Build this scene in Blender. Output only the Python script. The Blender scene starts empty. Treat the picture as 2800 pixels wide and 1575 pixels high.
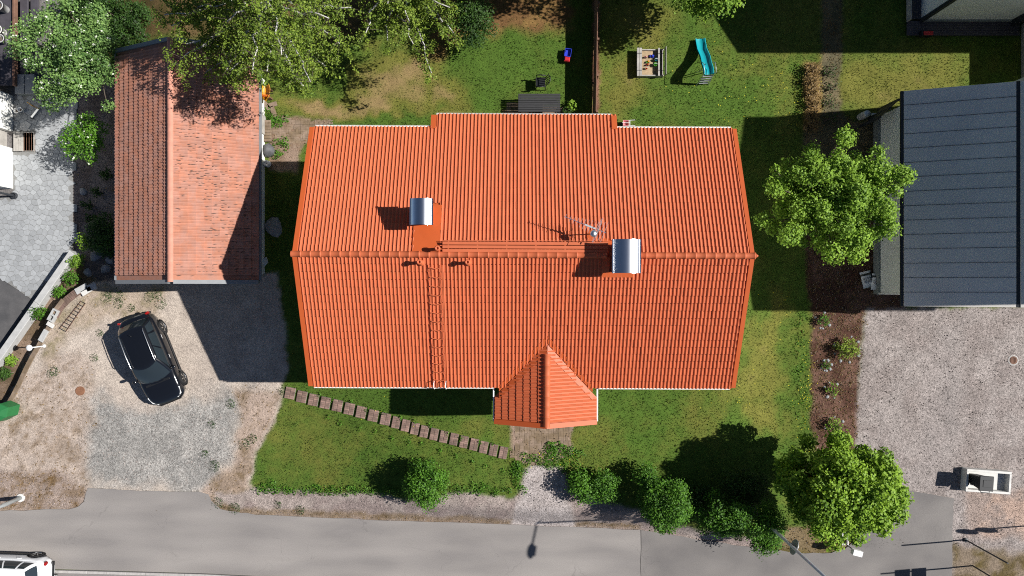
import bpy, math, random
import numpy as np
from mathutils import Vector, Matrix
R = math.radians
random.seed(7); rng = np.random.default_rng(7)
SC = bpy.context.scene
COL = SC.collection

# ------------------------------------------------------------------ camera, sky, sun, exposure
H = 33.3                      # camera height above the driveway (m)
F = 1866.0                    # focal length in photograph pixels (24 mm equivalent)
cam_d = bpy.data.cameras.new('camera'); cam = bpy.data.objects.new('camera', cam_d); COL.objects.link(cam)
cam_d.sensor_width = 36; cam_d.lens = F / 2800 * 36; cam_d.clip_end = 2000
cam.location = (0, 0, H); cam.rotation_euler = (0, 0, 0); SC.camera = cam
SUN_EL = 42.0
wd = bpy.data.worlds.new('World'); SC.world = wd; wd.use_nodes = True
nt = wd.node_tree; bg = nt.nodes['Background']; sky = nt.nodes.new('ShaderNodeTexSky')
sky.sky_type = 'NISHITA'; sky.sun_disc = False; sky.sun_elevation = R(SUN_EL); sky.sun_rotation = R(85.2)
sky.air_density = 0.68; sky.dust_density = 0.25; sky.ozone_density = 1.0
nt.links.new(sky.outputs[0], bg.inputs[0]); bg.inputs[1].default_value = 0.05
sd = bpy.data.lights.new('sun', 'SUN'); sun = bpy.data.objects.new('sun', sd); COL.objects.link(sun)
sd.energy = 5.0; sd.angle = R(0.53); sd.color = (1.0, 0.965, 0.92)
SX, SY = 1.106, 0.094         # horizontal shadow shift per metre of height (to -x, -y)
sun.rotation_euler = Vector((-SX, -SY, -1)).to_track_quat('-Z', 'Y').to_euler()
sun.location = (30, 3, 40)
vs = SC.view_settings; vs.view_transform = 'Standard'; vs.look = 'None'; vs.gamma = 1; vs.exposure = 0.5
vs.use_curve_mapping = False
SC.cycles.use_denoising = False; SC.cycles.use_adaptive_sampling = False; SC.cycles.max_bounces = 6
SC.cycles.pixel_filter_type = 'BLACKMAN_HARRIS'; SC.cycles.filter_width = 1.05
K = 1.5                       # display value of a sunlit surface / its albedo

# ------------------------------------------------------------------ helpers
def P(u, v, z=0.0):
    k = (H - z) / F
    return Vector(((u - 1400) * k, (787.5 - v) * k, z))

def lin(c):
    c = c / 255.0
    return c / 12.92 if c <= .04045 else ((c + .055) / 1.055) ** 2.4

def A(r, g, b, k=None):
    k = k or K
    return tuple(min(.85, lin(c) / k) for c in (r, g, b))

def ss(a, b, x):
    t = np.clip((np.asarray(x, float) - a) / (b - a), 0, 1)
    return t * t * (3 - 2 * t)

_perm = rng.random((256, 256))
def vnoise(x, y):
    x = np.asarray(x, float); y = np.asarray(y, float)
    xi = np.floor(x).astype(int); yi = np.floor(y).astype(int)
    fx = x - xi; fy = y - yi
    fx = fx * fx * (3 - 2 * fx); fy = fy * fy * (3 - 2 * fy)
    g = lambda a, b: _perm[a & 255, b & 255]
    return (g(xi, yi) * (1 - fx) * (1 - fy) + g(xi + 1, yi) * fx * (1 - fy) + g(xi, yi + 1) * (1 - fx) * fy + g(xi + 1, yi + 1) * fx * fy)
def fbm(x, y, o=4):
    s = 0; a = .5; t = 0
    for i in range(o):
        s = s + a * vnoise(x * 2 ** i + 17 * i, y * 2 ** i + 31 * i); t += a; a *= .55
    return s / t

# terrain ----------------------------------------------------------
_re = [(-900, 1398), (0, 1396), (590, 1400), (1000, 1420), (1400, 1436), (1750, 1450), (1950, 1482), (2100, 1502), (2250, 1512), (2450, 1500), (2800, 1490), (3600, 1490)]
RX = [(u - 1400) * H / F for u, v in _re]; RY = [(787.5 - v) * H / F for u, v in _re]
_l2 = [(-60, -19), (-60, -6.3), (-25.0, -6.12), (-24.72, -5.58), (-24.1, -4.5), (-23.5, -3.17), (-23.0, -2.36), (-22.6, -1.65), (-22.1, -.94), (-21.3, -.22), (-20.3, .31), (-18.0, .7), (-18.0, 20)]
def gz(x, y):
    x = np.asarray(x, float); y = np.asarray(y, float)
    S = ss(-11.5, -1, x)
    a = .3 + .7 * (1 - ss(-3, 6, y))
    r = ss(9.5, 13.5, x); a = a * (1 - r) + .3 * r
    ye = np.interp(x, RX, RY)
    wid = 1.3 + 3.0 * ss(12, 15, x)
    h = S * a * ss(0, 1, (y - ye) / wid)
    x2 = np.interp(y, [p[1] for p in _l2], [p[0] for p in _l2])
    w_ = .1 + 1.6 * ss(10.0, 11.0, y)
    h = h - .75 * (1 - ss(0, 1, (x - x2 + w_) / (2 * w_)))
    x1 = -21.7 + (y - 1.77) / 5.17 * 3.7
    d_low = 1 - ss(-.1, .1, x - x1)
    d_up = 1 - ss(-22.0, -19.2, x)
    m = ss(1.2, 2.2, y)
    d = d_low * (1 - m) + d_up * m
    return h - .25 * d * ss(-7.5, -5.0, y)
def g1(x, y): return float(gz(x, y))
def Pg(u, v, dz=0.0):
    z = 0.0
    for _ in range(5):
        p = P(u, v, z + dz); z = g1(p.x, p.y)
    return P(u, v, z + dz)
def onplane(u, v, p0, n):
    """point where the line of sight through photo point (u,v) meets a plane"""
    d = Vector(((u - 1400) / F, (787.5 - v) / F, -1)); o = Vector((0, 0, H))
    return o + d * ((Vector(p0) - o).dot(Vector(n)) / d.dot(Vector(n)))

# materials --------------------------------------------------------
M = {}
def nodes(name):
    m = bpy.data.materials.new(name); m.use_nodes = True
    t = m.node_tree; b = t.nodes['Principled BSDF']
    return m, t, b
def noise(t, scale, detail=3, vec=None, rough=.55):
    n = t.nodes.new('ShaderNodeTexNoise'); n.inputs['Scale'].default_value = scale
    n.inputs['Detail'].default_value = detail; n.inputs['Roughness'].default_value = rough
    if vec: t.links.new(vec, n.inputs['Vector'])
    return n.outputs['Fac']
def pos(t, sx=1, sy=1, sz=1):
    g = t.nodes.new('ShaderNodeNewGeometry'); mp = t.nodes.new('ShaderNodeMapping')
    mp.inputs['Scale'].default_value = (sx, sy, sz); t.links.new(g.outputs['Position'], mp.inputs['Vector'])
    return mp.outputs[0]
def rng_map(t, fac, a, b, lo=.3, hi=.7):
    n = t.nodes.new('ShaderNodeMapRange'); t.links.new(fac, n.inputs[0])
    n.inputs[1].default_value = lo; n.inputs[2].default_value = hi; n.inputs[3].default_value = a; n.inputs[4].default_value = b
    return n.outputs[0]
def mul(t, a, b, op='MULTIPLY'):
    n = t.nodes.new('ShaderNodeMath'); n.operation = op
    for i, q in enumerate((a, b)):
        if isinstance(q, (int, float)): n.inputs[i].default_value = q
        else: t.links.new(q, n.inputs[i])
    return n.outputs[0]
def scalecol(t, col, fac):
    n = t.nodes.new('ShaderNodeVectorMath'); n.operation = 'SCALE'
    if isinstance(col, tuple): n.inputs[0].default_value = col[:3]
    else: t.links.new(col, n.inputs[0])
    t.links.new(fac, n.inputs['Scale']); return n.outputs[0]
def mixcol(t, fac, a, b):
    n = t.nodes.new('ShaderNodeMix'); n.data_type = 'RGBA'
    t.links.new(fac, n.inputs[0]) if not isinstance(fac, float) else None
    for i, q in ((6, a), (7, b)):
        if isinstance(q, tuple): n.inputs[i].default_value = (*q[:3], 1)
        else: t.links.new(q, n.inputs[i])
    return n.outputs[2]
def bumpn(t, b, h, strength=.4, dist=.02):
    n = t.nodes.new('ShaderNodeBump'); n.inputs['Strength'].default_value = strength; n.inputs['Distance'].default_value = dist
    t.links.new(h, n.inputs['Height']); t.links.new(n.outputs[0], b.inputs['Normal'])
def mat(name, col, rough=.75, var=.14, scale=6, fine=60, metal=0.0, spec=.4, bump=.15, col2=None, tint=0.0, sx=1, sy=1, coat=0):
    m, t, b = nodes(name); v = pos(t, sx, sy, 1)
    f1 = rng_map(t, noise(t, scale, 4, v), 1 - var, 1 + var); f2 = rng_map(t, noise(t, fine, 2, v), 1 - var * .6, 1 + var * .6)
    f = mul(t, f1, f2); c = col
    if col2: c = mixcol(t, rng_map(t, noise(t, scale * .45, 5, v, .65), 0, 1, .42, .58), col, col2)
    if tint:
        a = t.nodes.new('ShaderNodeAttribute'); a.attribute_name = 'tint'
        f = mul(t, f, rng_map(t, a.outputs['Fac'], 1 - tint, 1 + tint, 0, 1))
    t.links.new(scalecol(t, c, f), b.inputs['Base Color'])
    b.inputs['Roughness'].default_value = rough; b.inputs['Metallic'].default_value = metal
    b.inputs['Specular IOR Level'].default_value = spec
    if coat: b.inputs['Coat Weight'].default_value = coat; b.inputs['Coat Roughness'].default_value = .04
    if bump: bumpn(t, b, noise(t, fine, 3, v), bump, .01)
    M[name] = m; return m
def leafmat(name, ca, cb, cc=None, trans=.3):
    m, t, b = nodes(name)
    a = t.nodes.new('ShaderNodeAttribute'); a.attribute_name = 'tint'
    c = mixcol(t, rng_map(t, a.outputs['Fac'], 0, 1, 0, 1), ca, cb)
    t.links.new(c, b.inputs['Base Color']); b.inputs['Roughness'].default_value = .55; b.inputs['Specular IOR Level'].default_value = .25
    tr = t.nodes.new('ShaderNodeBsdfTranslucent'); t.links.new(c, tr.inputs[0])
    mx = t.nodes.new('ShaderNodeMixShader'); mx.inputs[0].default_value = trans
    out = t.nodes['Material Output']
    t.links.new(b.outputs[0], mx.inputs[1]); t.links.new(tr.outputs[0], mx.inputs[2]); t.links.new(mx.outputs[0], out.inputs[0])
    M[name] = m; return m

# objects ----------------------------------------------------------
OFF = {}
def tag(o, label, cat, group=None, kind=None):
    if label: o['label'] = label
    if cat: o['category'] = cat
    if group: o['group'] = group
    if kind: o['kind'] = kind
    return o
def thing(name, label, cat, loc, rz=0.0, group=None):
    o = bpy.data.objects.new(name, None); COL.objects.link(o); o.location = loc; o.rotation_euler = (0, 0, rz)
    o.empty_display_size = .2; OFF[o.name] = Vector(loc)
    return tag(o, label, cat, group)
class MB:
    def __init__(s): s.v = []; s.f = []
    def add(s, vs, fs):
        n = len(s.v); s.v += [tuple(q) for q in vs]; s.f += [tuple(i + n for i in q) for q in fs]; return s
    def box(s, c, size, rz=0.0, mtx=None, ch=0.0):
        x, y, z = (q / 2 for q in size); c = Vector(c)
        m = mtx if mtx is not None else Matrix.Rotation(rz, 3, 'Z')
        if ch <= 0:
            vs = [Vector((a * x, b * y, d * z)) for a in (-1, 1) for b in (-1, 1) for d in (-1, 1)]
            fs = [(0, 1, 3, 2), (4, 6, 7, 5), (0, 4, 5, 1), (2, 3, 7, 6), (0, 2, 6, 4), (1, 5, 7, 3)]
        else:
            ch = min(ch, x * .45, y * .45, z * .45)
            def ring(zz, i): return [Vector((a * (x - i), b * (y - i), zz)) for a, b in ((-1, -1), (1, -1), (1, 1), (-1, 1))]
            vs = ring(-z, 0) + ring(z - ch, 0) + ring(z, ch)
            fs = [(3, 2, 1, 0), (8, 9, 10, 11)]
            for k in (0, 4):
                for i in range(4): j = (i + 1) % 4; fs.append((k + i, k + j, k + 4 + j, k + 4 + i))
        return s.add([c + m @ q for q in vs], fs)
    def prism(s, poly, z0, z1, inset=0.0):
        n = len(poly); cx = sum(p[0] for p in poly) / n; cy = sum(p[1] for p in poly) / n
        f0 = z0 if callable(z0) else (lambda x, y: z0); f1 = z1 if callable(z1) else (lambda x, y: z1)
        top = [(p[0] + (cx - p[0]) * inset, p[1] + (cy - p[1]) * inset) for p in poly]
        vs = [(p[0], p[1], f0(*p[:2])) for p in poly] + [(p[0], p[1], f1(*p[:2])) for p in top]
        fs = [tuple(range(n - 1, -1, -1)), tuple(range(n, 2 * n))] + [(i, (i + 1) % n, n + (i + 1) % n, n + i) for i in range(n)]
        return s.add(vs, fs)
    def tube(s, pts, rad, n=6, caps=True):
        pts = [Vector(p) for p in pts]
        if not isinstance(rad, (list, tuple)): rad = [rad] * len(pts)
        base = len(s.v); up = Vector((0, 0, 1))
        for i, p in enumerate(pts):
            d = (pts[min(i + 1, len(pts) - 1)] - pts[max(i - 1, 0)])
            d = d.normalized() if d.length > 1e-9 else up
            a = d.cross(Vector((1, 0, 0)) if abs(d.x) < .8 else Vector((0, 1, 0))).normalized(); b = d.cross(a)
            for k in range(n):
                t = 2 * math.pi * k / n; s.v.append(tuple(p + (a * math.cos(t) + b * math.sin(t)) * rad[i]))
        for i in range(len(pts) - 1):
            for k in range(n):
                k2 = (k + 1) % n; q = base + i * n
                s.f.append((q + k, q + k2, q + n + k2, q + n + k))
        if caps:
            s.f.append(tuple(base + k for k in range(n - 1, -1, -1))); q = base + (len(pts) - 1) * n
            s.f.append(tuple(q + k for k in range(n)))
        return s
    def cyl(s, c, r, z0, z1, n=16, r1=None):
        return s.tube([(c[0], c[1], z0), (c[0], c[1], z1)], [r, r if r1 is None else r1], n)
    def lathe(s, c, prof, n=16, mtx=None):
        base = len(s.v); c = Vector(c)
        for r, z in prof:
            for k in range(n):
                t = 2 * math.pi * k / n; q = Vector((r * math.cos(t), r * math.sin(t), z))
                s.v.append(tuple(c + (mtx @ q if mtx is not None else q)))
        for i in range(len(prof) - 1):
            for k in range(n):
                k2 = (k + 1) % n; q = base + i * n; s.f.append((q + k, q + k2, q + n + k2, q + n + k))
        s.f.append(tuple(base + (len(prof) - 1) * n + k for k in range(n)))
        return s
    def grid(s, pts):
        nu = len(pts); nv = len(pts[0]); b = len(s.v)
        for row in pts: s.v += [tuple(q) for q in row]
        for i in range(nu - 1):
            for j in range(nv - 1): s.f.append((b + i * nv + j, b + (i + 1) * nv + j, b + (i + 1) * nv + j + 1, b + i * nv + j + 1))
        return s
    def quad(s, a, b, c, d): return s.add([a, b, c, d], [(0, 1, 2, 3)])
    def rock(s, c, r, seed=0, n=9, flat=.7):
        rr = random.Random(seed); base = len(s.v); rings = 5; c = Vector(c)
        ph = [rr.uniform(0, 6.28) for _ in range(4)]
        for i in range(rings):
            t = i / (rings - 1) * math.pi * .62
            for k in range(n):
                a = 2 * math.pi * k / n
                q = 1 + .13 * math.sin(2 * a + ph[0]) + .1 * math.sin(3 * a + ph[1]) + rr.uniform(-.09, .09)
                s.v.append((c.x + r * q * math.sin(t) * math.cos(a) if i else c.x + .02 * r * math.cos(a), c.y + r * q * math.sin(t) * math.sin(a) if i else c.y + .02 * r * math.sin(a), c.z + r * flat * math.cos(t)))
        for i in range(rings - 1):
            for k in range(n):
                k2 = (k + 1) % n; q = base + i * n; s.f.append((q + k2, q + k, q + n + k, q + n + k2))
        s.f.append(tuple(base + k for k in range(n)))
        return s
    def build(s, name, m, parent=None, smooth=False, local=False, kind=None):
        off = Vector((0, 0, 0))
        if parent is not None and not local: off = OFF.get(parent.name, Vector((0, 0, 0)))
        vv = [(q[0] - off.x, q[1] - off.y, q[2] - off.z) for q in s.v]
        me = bpy.data.meshes.new(name); me.from_pydata(vv, [], s.f); me.update()
        if smooth: me.polygons.foreach_set('use_smooth', [True] * len(me.polygons))
        me.materials.append(M[m] if isinstance(m, str) else m)
        o = bpy.data.objects.new(name, me); COL.objects.link(o)
        if parent is not None: o.parent = parent; OFF[o.name] = off
        else: OFF[o.name] = Vector((0, 0, 0))
        if kind: o['kind'] = kind
        return o
def rawmesh(name, V, nq, vper, m, parent=None, tint=None, kind=None, smooth=False):
    """faces are consecutive groups of vper vertices"""
    V = np.asarray(V, float).reshape(-1, 3).copy()
    if parent is not None:
        o = OFF.get(parent.name, Vector((0, 0, 0))); V -= np.array(o)
    me = bpy.data.meshes.new(name); n = len(V)
    me.vertices.add(n); me.vertices.foreach_set('co', V.ravel()); me.loops.add(n); me.loops.foreach_set('vertex_index', np.arange(n, dtype=np.int32))
    me.polygons.add(nq); me.polygons.foreach_set('loop_start', np.arange(0, n, vper, dtype=np.int32)); me.polygons.foreach_set('loop_total', np.full(nq, vper, dtype=np.int32))
    me.update(calc_edges=True)
    if tint is not None:
        a = me.attributes.new('tint', 'FLOAT', 'POINT'); a.data.foreach_set('value', np.repeat(np.asarray(tint, np.float32), vper))
    me.materials.append(M[m])
    o = bpy.data.objects.new(name, me); COL.objects.link(o)
    if parent is not None: o.parent = parent; OFF[o.name] = OFF.get(parent.name, Vector((0, 0, 0)))
    if kind: o['kind'] = kind
    return o
def leaves(name, C, N, size, tint, m, parent=None, asp=.75, kind=None):
    C = np.asarray(C); N = np.asarray(N); N = N / (np.linalg.norm(N, axis=1, keepdims=True) + 1e-9)
    n = len(C); r = rng.normal(size=(n, 3)); T = np.cross(N, r); T /= np.linalg.norm(T, axis=1, keepdims=True) + 1e-9
    B = np.cross(N, T); s = np.asarray(size).reshape(-1, 1)
    V = np.stack([C - T * s * .5, C - B * s * .5 * asp + N * s * .08, C + T * s * .5, C + B * s * .5 * asp + N * s * .08], 1)
    return rawmesh(name, V, n, 4, m, parent, tint, kind)
def blades(name, XY, h, tint, m, parent=None, kind='stuff', w=.02, lean=.6, zoff=0.0):
    n = len(XY); x, y = XY[:, 0], XY[:, 1]; z = gz(x, y) + zoff
    a = rng.uniform(0, 6.283, n); l = rng.uniform(.15, lean, n) * h; b = a + rng.uniform(-1.2, 1.2, n)
    dx, dy = np.cos(a) * w / 2, np.sin(a) * w / 2
    V = np.stack([np.stack([x - dx, y - dy, z - .01], 1), np.stack([x + dx, y + dy, z - .01], 1), np.stack([x + np.cos(b) * l, y + np.sin(b) * l, z + h], 1)], 1)
    return rawmesh(name, V, n, 3, m, parent, tint, kind)
def ordinal(i): return ['first', 'second', 'third', 'fourth', 'fifth', 'sixth', 'seventh', 'eighth', 'ninth', 'tenth'][i]

# material library
mat('tile_orange', A(224, 117, 74, 1.45), .6, .05, 3, 90, spec=.35, bump=.08, tint=.035)
mat('flash_orange', A(216, 102, 50, 1.46), .5, .04, 2, 50, spec=.4, bump=.03)
mat('tile_old', A(200, 147, 128, 1.42), .85, .07, 5, 50, bump=.2, tint=.08, col2=A(204, 140, 114, 1.40))
mat('lichen', (.10, .06, .045), .9, .2, 9, 60)
mat('ridge_old', A(222, 156, 134, 1.38), .85, .08, 5, 50, bump=.2)
mat('white_paint', (.78, .78, .76), .6, .04, 3, 40, bump=.04)
mat('white_wall', (.74, .74, .70), .8, .05, 1.5, 60, bump=.1)
mat('pale_wall', (.78, .79, .74), .85, .06, 1.2, 70, bump=.1)
mat('plinth', (.20, .22, .21), .9, .1, 4, 60)
mat('steel', (.80, .82, .85), .22, .05, 3, 20, metal=1.0, bump=.02, sx=6)
mat('alu', (.72, .73, .74), .35, .05, 8, 40, metal=1.0, bump=0)
mat('dark_metal', (.03, .034, .04), .5, .15, 8, 50)
mat('galv', (.48, .52, .53), .45, .12, 6, 50, metal=.6, bump=.05)
mat('gable_grey', (.21, .22, .23), .6, .08, 4, 50)
mat('roof_slate', (.73, .69, .63), .5, .05, .8, 50, spec=.5, bump=.04, col2=(.68, .64, .59))
mat('seam_dark', (.02, .024, .03), .6, .1, 5, 40)
mat('wood_dark', (.030, .030, .032), .65, .25, 3, 40, sx=1, sy=12, bump=.3)
mat('wood_grey', (.36, .34, .31), .85, .2, 3, 50, bump=.3)
mat('wood_brown', (.17, .09, .06), .8, .25, 4, 50, bump=.3)
mat('wood_deck', (.06, .055, .065), .7, .2, 3, 40, bump=.2)
mat('concrete', (.42, .42, .41), .9, .12, 5, 60, bump=.25)
mat('concrete_white', (.60, .59, .56), .85, .08, 4, 60, bump=.15)
mat('granite', (.40, .38, .36), .85, .15, 6, 90, bump=.2)
mat('paver_pink', A(164, 134, 122), .9, .18, 6, 70, bump=.35, tint=.2, col2=A(138, 114, 102))
mat('paver_tan', A(164, 143, 124), .92, .18, 4, 70, bump=.3, tint=.10, col2=A(142, 122, 98))
mat('stone_pale', A(182, 185, 187), .88, .1, 7, 80, bump=.25, tint=.13)
mat('joint_sand', A(150, 150, 148), .95, .2, 9, 80)
mat('boulder', (.27, .27, .28), .9, .22, 5, 40, bump=.5)
mat('rubber', (.012, .012, .013), .8, .1, 8, 60)
mat('glass_dark', (.02, .028, .034), .06, .03, 2, 20, spec=.7, bump=0)
mat('pane', (.03, .04, .05), .08, .03, 2, 20, spec=.6, bump=0)
mat('paint_black', (.006, .007, .010), .18, .03, 2, 20, spec=.5, bump=0, coat=.6)
mat('paint_white', (.78, .79, .80), .25, .02, 2, 20, spec=.5, bump=0, coat=.6)
mat('plastic_black', (.012, .013, .015), .45, .1, 8, 60, bump=.05)
mat('plastic_teal', A(25, 178, 190, 1.5), .4, .05, 5, 60, bump=.03)
mat('plastic_blue', A(55, 75, 215, 1.5), .4, .05, 5, 60, bump=.03)
mat('plastic_red', A(220, 50, 60, 1.5), .4, .05, 5, 60, bump=.03)
mat('plastic_pink', A(245, 150, 155, 1.5), .45, .05, 5, 60, bump=.03)
mat('plastic_yellow', A(240, 175, 20, 1.5), .45, .12, 5, 40, bump=.05, col2=A(215, 140, 20, 1.5))
mat('plastic_green', A(48, 128, 72, 1.5), .5, .06, 5, 60, bump=.04)
mat('plastic_lime', A(120, 200, 70, 1.5), .4, .05, 5, 60, bump=.03)
mat('plastic_orange', A(235, 120, 40, 1.5), .4, .05, 5, 60, bump=.03)
mat('plastic_white', (.75, .75, .74), .4, .03, 5, 60, bump=.03)
mat('sand', A(200, 175, 140), .95, .16, 9, 70, bump=.5)
mat('rust', A(158, 112, 84), .85, .2, 12, 70, bump=.3)
mat('light_red', (.30, .01, .01), .2, .05, 5, 60, bump=0)
mat('lamp_glass', (.70, .72, .72), .15, .03, 5, 60, bump=0)
mat('tarp', (.10, .10, .105), .7, .2, 6, 40, bump=.4)
mat('bark', (.12, .095, .075), .9, .25, 8, 60, bump=.5)
mat('birch_bark', (.46, .45, .42), .8, .22, 5, 40, bump=.3)
mat('bag_plastic', (.62, .64, .66), .5, .06, 6, 40, bump=.1)
mat('bag_print', (.03, .035, .03), .5, .05, 6, 40, bump=0)
mat('sign_back', (.30, .31, .32), .5, .06, 6, 40, metal=.5, bump=0)
leafmat('leaf_maple', (.07, .16, .012), (.30, .47, .04))
leafmat('leaf_tree', (.07, .16, .014), (.29, .46, .05))
leafmat('leaf_birch', (.07, .13, .016), (.28, .38, .05))
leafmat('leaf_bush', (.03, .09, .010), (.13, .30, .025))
leafmat('leaf_dark', (.02, .05, .012), (.06, .13, .02))  # dark green plants, and shrubs whose shade is put into the leaf colour
leafmat('leaf_apple', (.06, .14, .035), (.25, .40, .11))
leafmat('blossom', (.55, .60, .45), (.80, .82, .72), trans=.15)
leafmat('leaf_dry', (.11, .07, .032), (.30, .20, .075), trans=.2)
leafmat('grass_blade', (.042, .084, .012), (.15, .18, .045), trans=.3)
leafmat('flower_yellow', (.55, .45, .02), (.8, .68, .04), trans=.1)

# ------------------------------------------------------------------ GROUND
def sdist(U, V, poly):
    n = len(poly); d = np.full(U.shape, 1e9); inside = np.zeros(U.shape, bool)
    for i in range(n):
        x0, y0 = poly[i]; x1, y1 = poly[(i + 1) % n]; ex, ey = x1 - x0, y1 - y0
        t = np.clip(((U - x0) * ex + (V - y0) * ey) / (ex * ex + ey * ey + 1e-9), 0, 1)
        d = np.minimum(d, np.hypot(U - x0 - t * ex, V - y0 - t * ey))
        c = ((y0 > V) != (y1 > V)) & (U < (x1 - x0) * (V - y0) / (y1 - y0 + 1e-12) + x0)
        inside ^= c
    return np.where(inside, -d, d)
STEP = .12
gx = np.arange(-31, 31.01, STEP); gy = np.arange(-19.5, 19.51, STEP)
GX, GY = np.meshgrid(gx, gy); GZ0 = gz(GX, GY)
bumpy = (fbm(GX * 1.3, GY * 1.3) - .5) * .05 + (fbm(GX * 5, GY * 5, 2) - .5) * .02
GZ = GZ0 + bumpy - .012
GU = 1400 + GX * F / (H - GZ0); GV = 787.5 - GY * F / (H - GZ0)
w1 = (fbm(GX * .9 + 5, GY * .9) - .5); w2 = (fbm(GX * .9 + 50, GY * .9 + 9) - .5)
w3 = (fbm(GX * 4 + 5, GY * 4) - .5); w4 = (fbm(GX * 4 + 50, GY * 4 + 9) - .5)
COLR = np.zeros(GX.shape + (3,)); GRAN = np.full(GX.shape, .25); GRASS = np.ones(GX.shape); ZONE = np.zeros(GX.shape, int)
ZN = ['lawn_back']
nA = fbm(GX * .45 + 3, GY * .45 + 8); nB = fbm(GX * 1.4 + 30, GY * 1.4); nC = fbm(GX * 6, GY * 6, 3)
def lerpc(a, b, t):
    a = np.array(a); b = np.array(b); return a * (1 - t[..., None]) + b * t[..., None]
dry = .10 + ss(.42, .68, nA) * .16 + (nB - .5) * .30 + (nC - .5) * .22
def blob(u, v, ru, rv, soft=.5):
    return 1 - ss(1 - soft, 1 + soft, np.hypot((GU - u + w1 * 120) / ru, (GV - v + w2 * 120) / rv))
for b in ((1075, 225, 120, 75), (1000, 290, 110, 40), (1230, 250, 60, 50), (1150, 200, 60, 60), (1240, 330, 70, 25), (880, 300, 120, 30)):
    dry = np.maximum(dry, blob(*b, .8) * (.58 + .6 * nB))
for b in ((2080, 1000, 60, 140), (2090, 1150, 60, 50), (2110, 880, 40, 90), (1760, 60, 90, 80), (1700, 250, 60, 70), (2440, 230, 200, 90)):
    dry = np.maximum(dry, blob(*b, .9) * (.30 + .45 * nB))
for b in ((1330, 180, 120, 110), (1100, 340, 130, 22), (1500, 1120, 200, 30), (1100, 1110, 200, 50), (1950, 270, 90, 70)):
    dry = dry * (1 - .75 * blob(*b))
dry = np.clip(dry, 0, 1)
LUSH = A(88, 118, 45); YEL = A(128, 128, 60); TAN = A(166, 142, 98)
COLR = lerpc(lerpc(LUSH, YEL, ss(0, .5, dry)), np.broadcast_to(np.array(TAN), COLR.shape), ss(.5, .95, dry))
GRASS = 1 - .75 * ss(.6, 1, dry)
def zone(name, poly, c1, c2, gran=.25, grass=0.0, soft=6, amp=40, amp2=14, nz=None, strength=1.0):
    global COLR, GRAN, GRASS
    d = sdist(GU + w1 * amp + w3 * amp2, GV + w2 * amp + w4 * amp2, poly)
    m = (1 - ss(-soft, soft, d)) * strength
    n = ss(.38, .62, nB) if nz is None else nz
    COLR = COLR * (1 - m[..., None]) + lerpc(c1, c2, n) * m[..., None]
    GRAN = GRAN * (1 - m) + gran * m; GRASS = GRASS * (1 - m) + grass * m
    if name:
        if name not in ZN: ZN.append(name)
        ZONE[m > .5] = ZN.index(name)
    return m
ZN.append('lawn_front'); ZONE[GY < 0] = 1
BIG = 4000
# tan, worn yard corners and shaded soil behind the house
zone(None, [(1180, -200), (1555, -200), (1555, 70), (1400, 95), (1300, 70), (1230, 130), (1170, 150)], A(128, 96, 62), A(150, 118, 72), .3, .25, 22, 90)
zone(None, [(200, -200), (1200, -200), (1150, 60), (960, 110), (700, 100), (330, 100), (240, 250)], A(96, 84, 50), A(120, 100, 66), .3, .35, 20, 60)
zone('paved_corner', [(742, 322), (905, 330), (860, 372), (830, 400), (810, 470), (735, 470), (735, 330)], A(150, 126, 106), A(172, 148, 130), .4, .08, 6, 26)
zone('paved_corner', [(1380, 300), (1560, 300), (1560, 360), (1380, 360)], A(150, 120, 98), A(165, 140, 112), .4, .08, 6, 20)
# strip of bark soil along the fence
zone('soil_strip', [(1624, -300), (1642, -300), (1640, 120), (1638, 325), (1618, 325)], A(124, 84, 66), A(150, 112, 92), .35, .05, 4, 14)
# bed between the neighbouring lawns, upper right
zone('shrub_bed', [(2246, -200), (2300, -200), (2300, 300), (2335, 335), (2400, 315), (2400, 440), (2190, 440), (2200, 345), (2246, 335)], A(108, 102, 78), A(132, 120, 92), .5, .5, 7, 22)
zone('shrub_bed', [(2200, 170), (2247, 170), (2245, 350), (2196, 350)], A(146, 118, 76), A(160, 130, 84), .5, .3, 7, 16)
# mulch bed
zone('mulch_bed', [(2205, 640), (2290, 600), (2420, 520), (2480, 800), (2480, 850), (2365, 852), (2352, 1000), (2358, 1160), (2330, 1260), (2240, 1260), (2216, 1150), (2222, 1050), (2210, 960), (2226, 900), (2214, 855)], A(96, 68, 56), A(124, 94, 80), .75, 0, 6, 26)
# right hand gravel drive
zone('gravel_driveway', [(2365, 846), (2480, 842), (3600, 835), (3600, 1900), (2600, 1900), (2480, 1500), (2400, 1440), (2330, 1300), (2350, 1150), (2352, 1000)], A(166, 155, 150), A(178, 168, 163), .95, 0, 7, 20)
zone(None, [(2640, 1330), (2760, 1345), (2900, 1330), (2900, 1480), (2700, 1475), (2640, 1440)], A(196, 170, 154), A(176, 158, 148), 1.0, 0, 14, 40)
zone(None, [(2560, 880), (2640, 860), (2620, 1280), (2500, 1300)], A(176, 168, 164), A(170, 160, 156), .8, 0, 30, 60, strength=.6)
zone('verge_right', [(2600, 1480), (2680, 1500), (2900, 1520), (2900, 1800), (2600, 1800)], A(150, 134, 116), A(110, 96, 62), .7, .25, 10, 40)
zone('verge_island', [(2080, 1440), (2330, 1440), (2345, 1500), (2250, 1518), (2110, 1508)], A(140, 122, 92), A(112, 100, 60), .6, .35, 6, 20)
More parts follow.
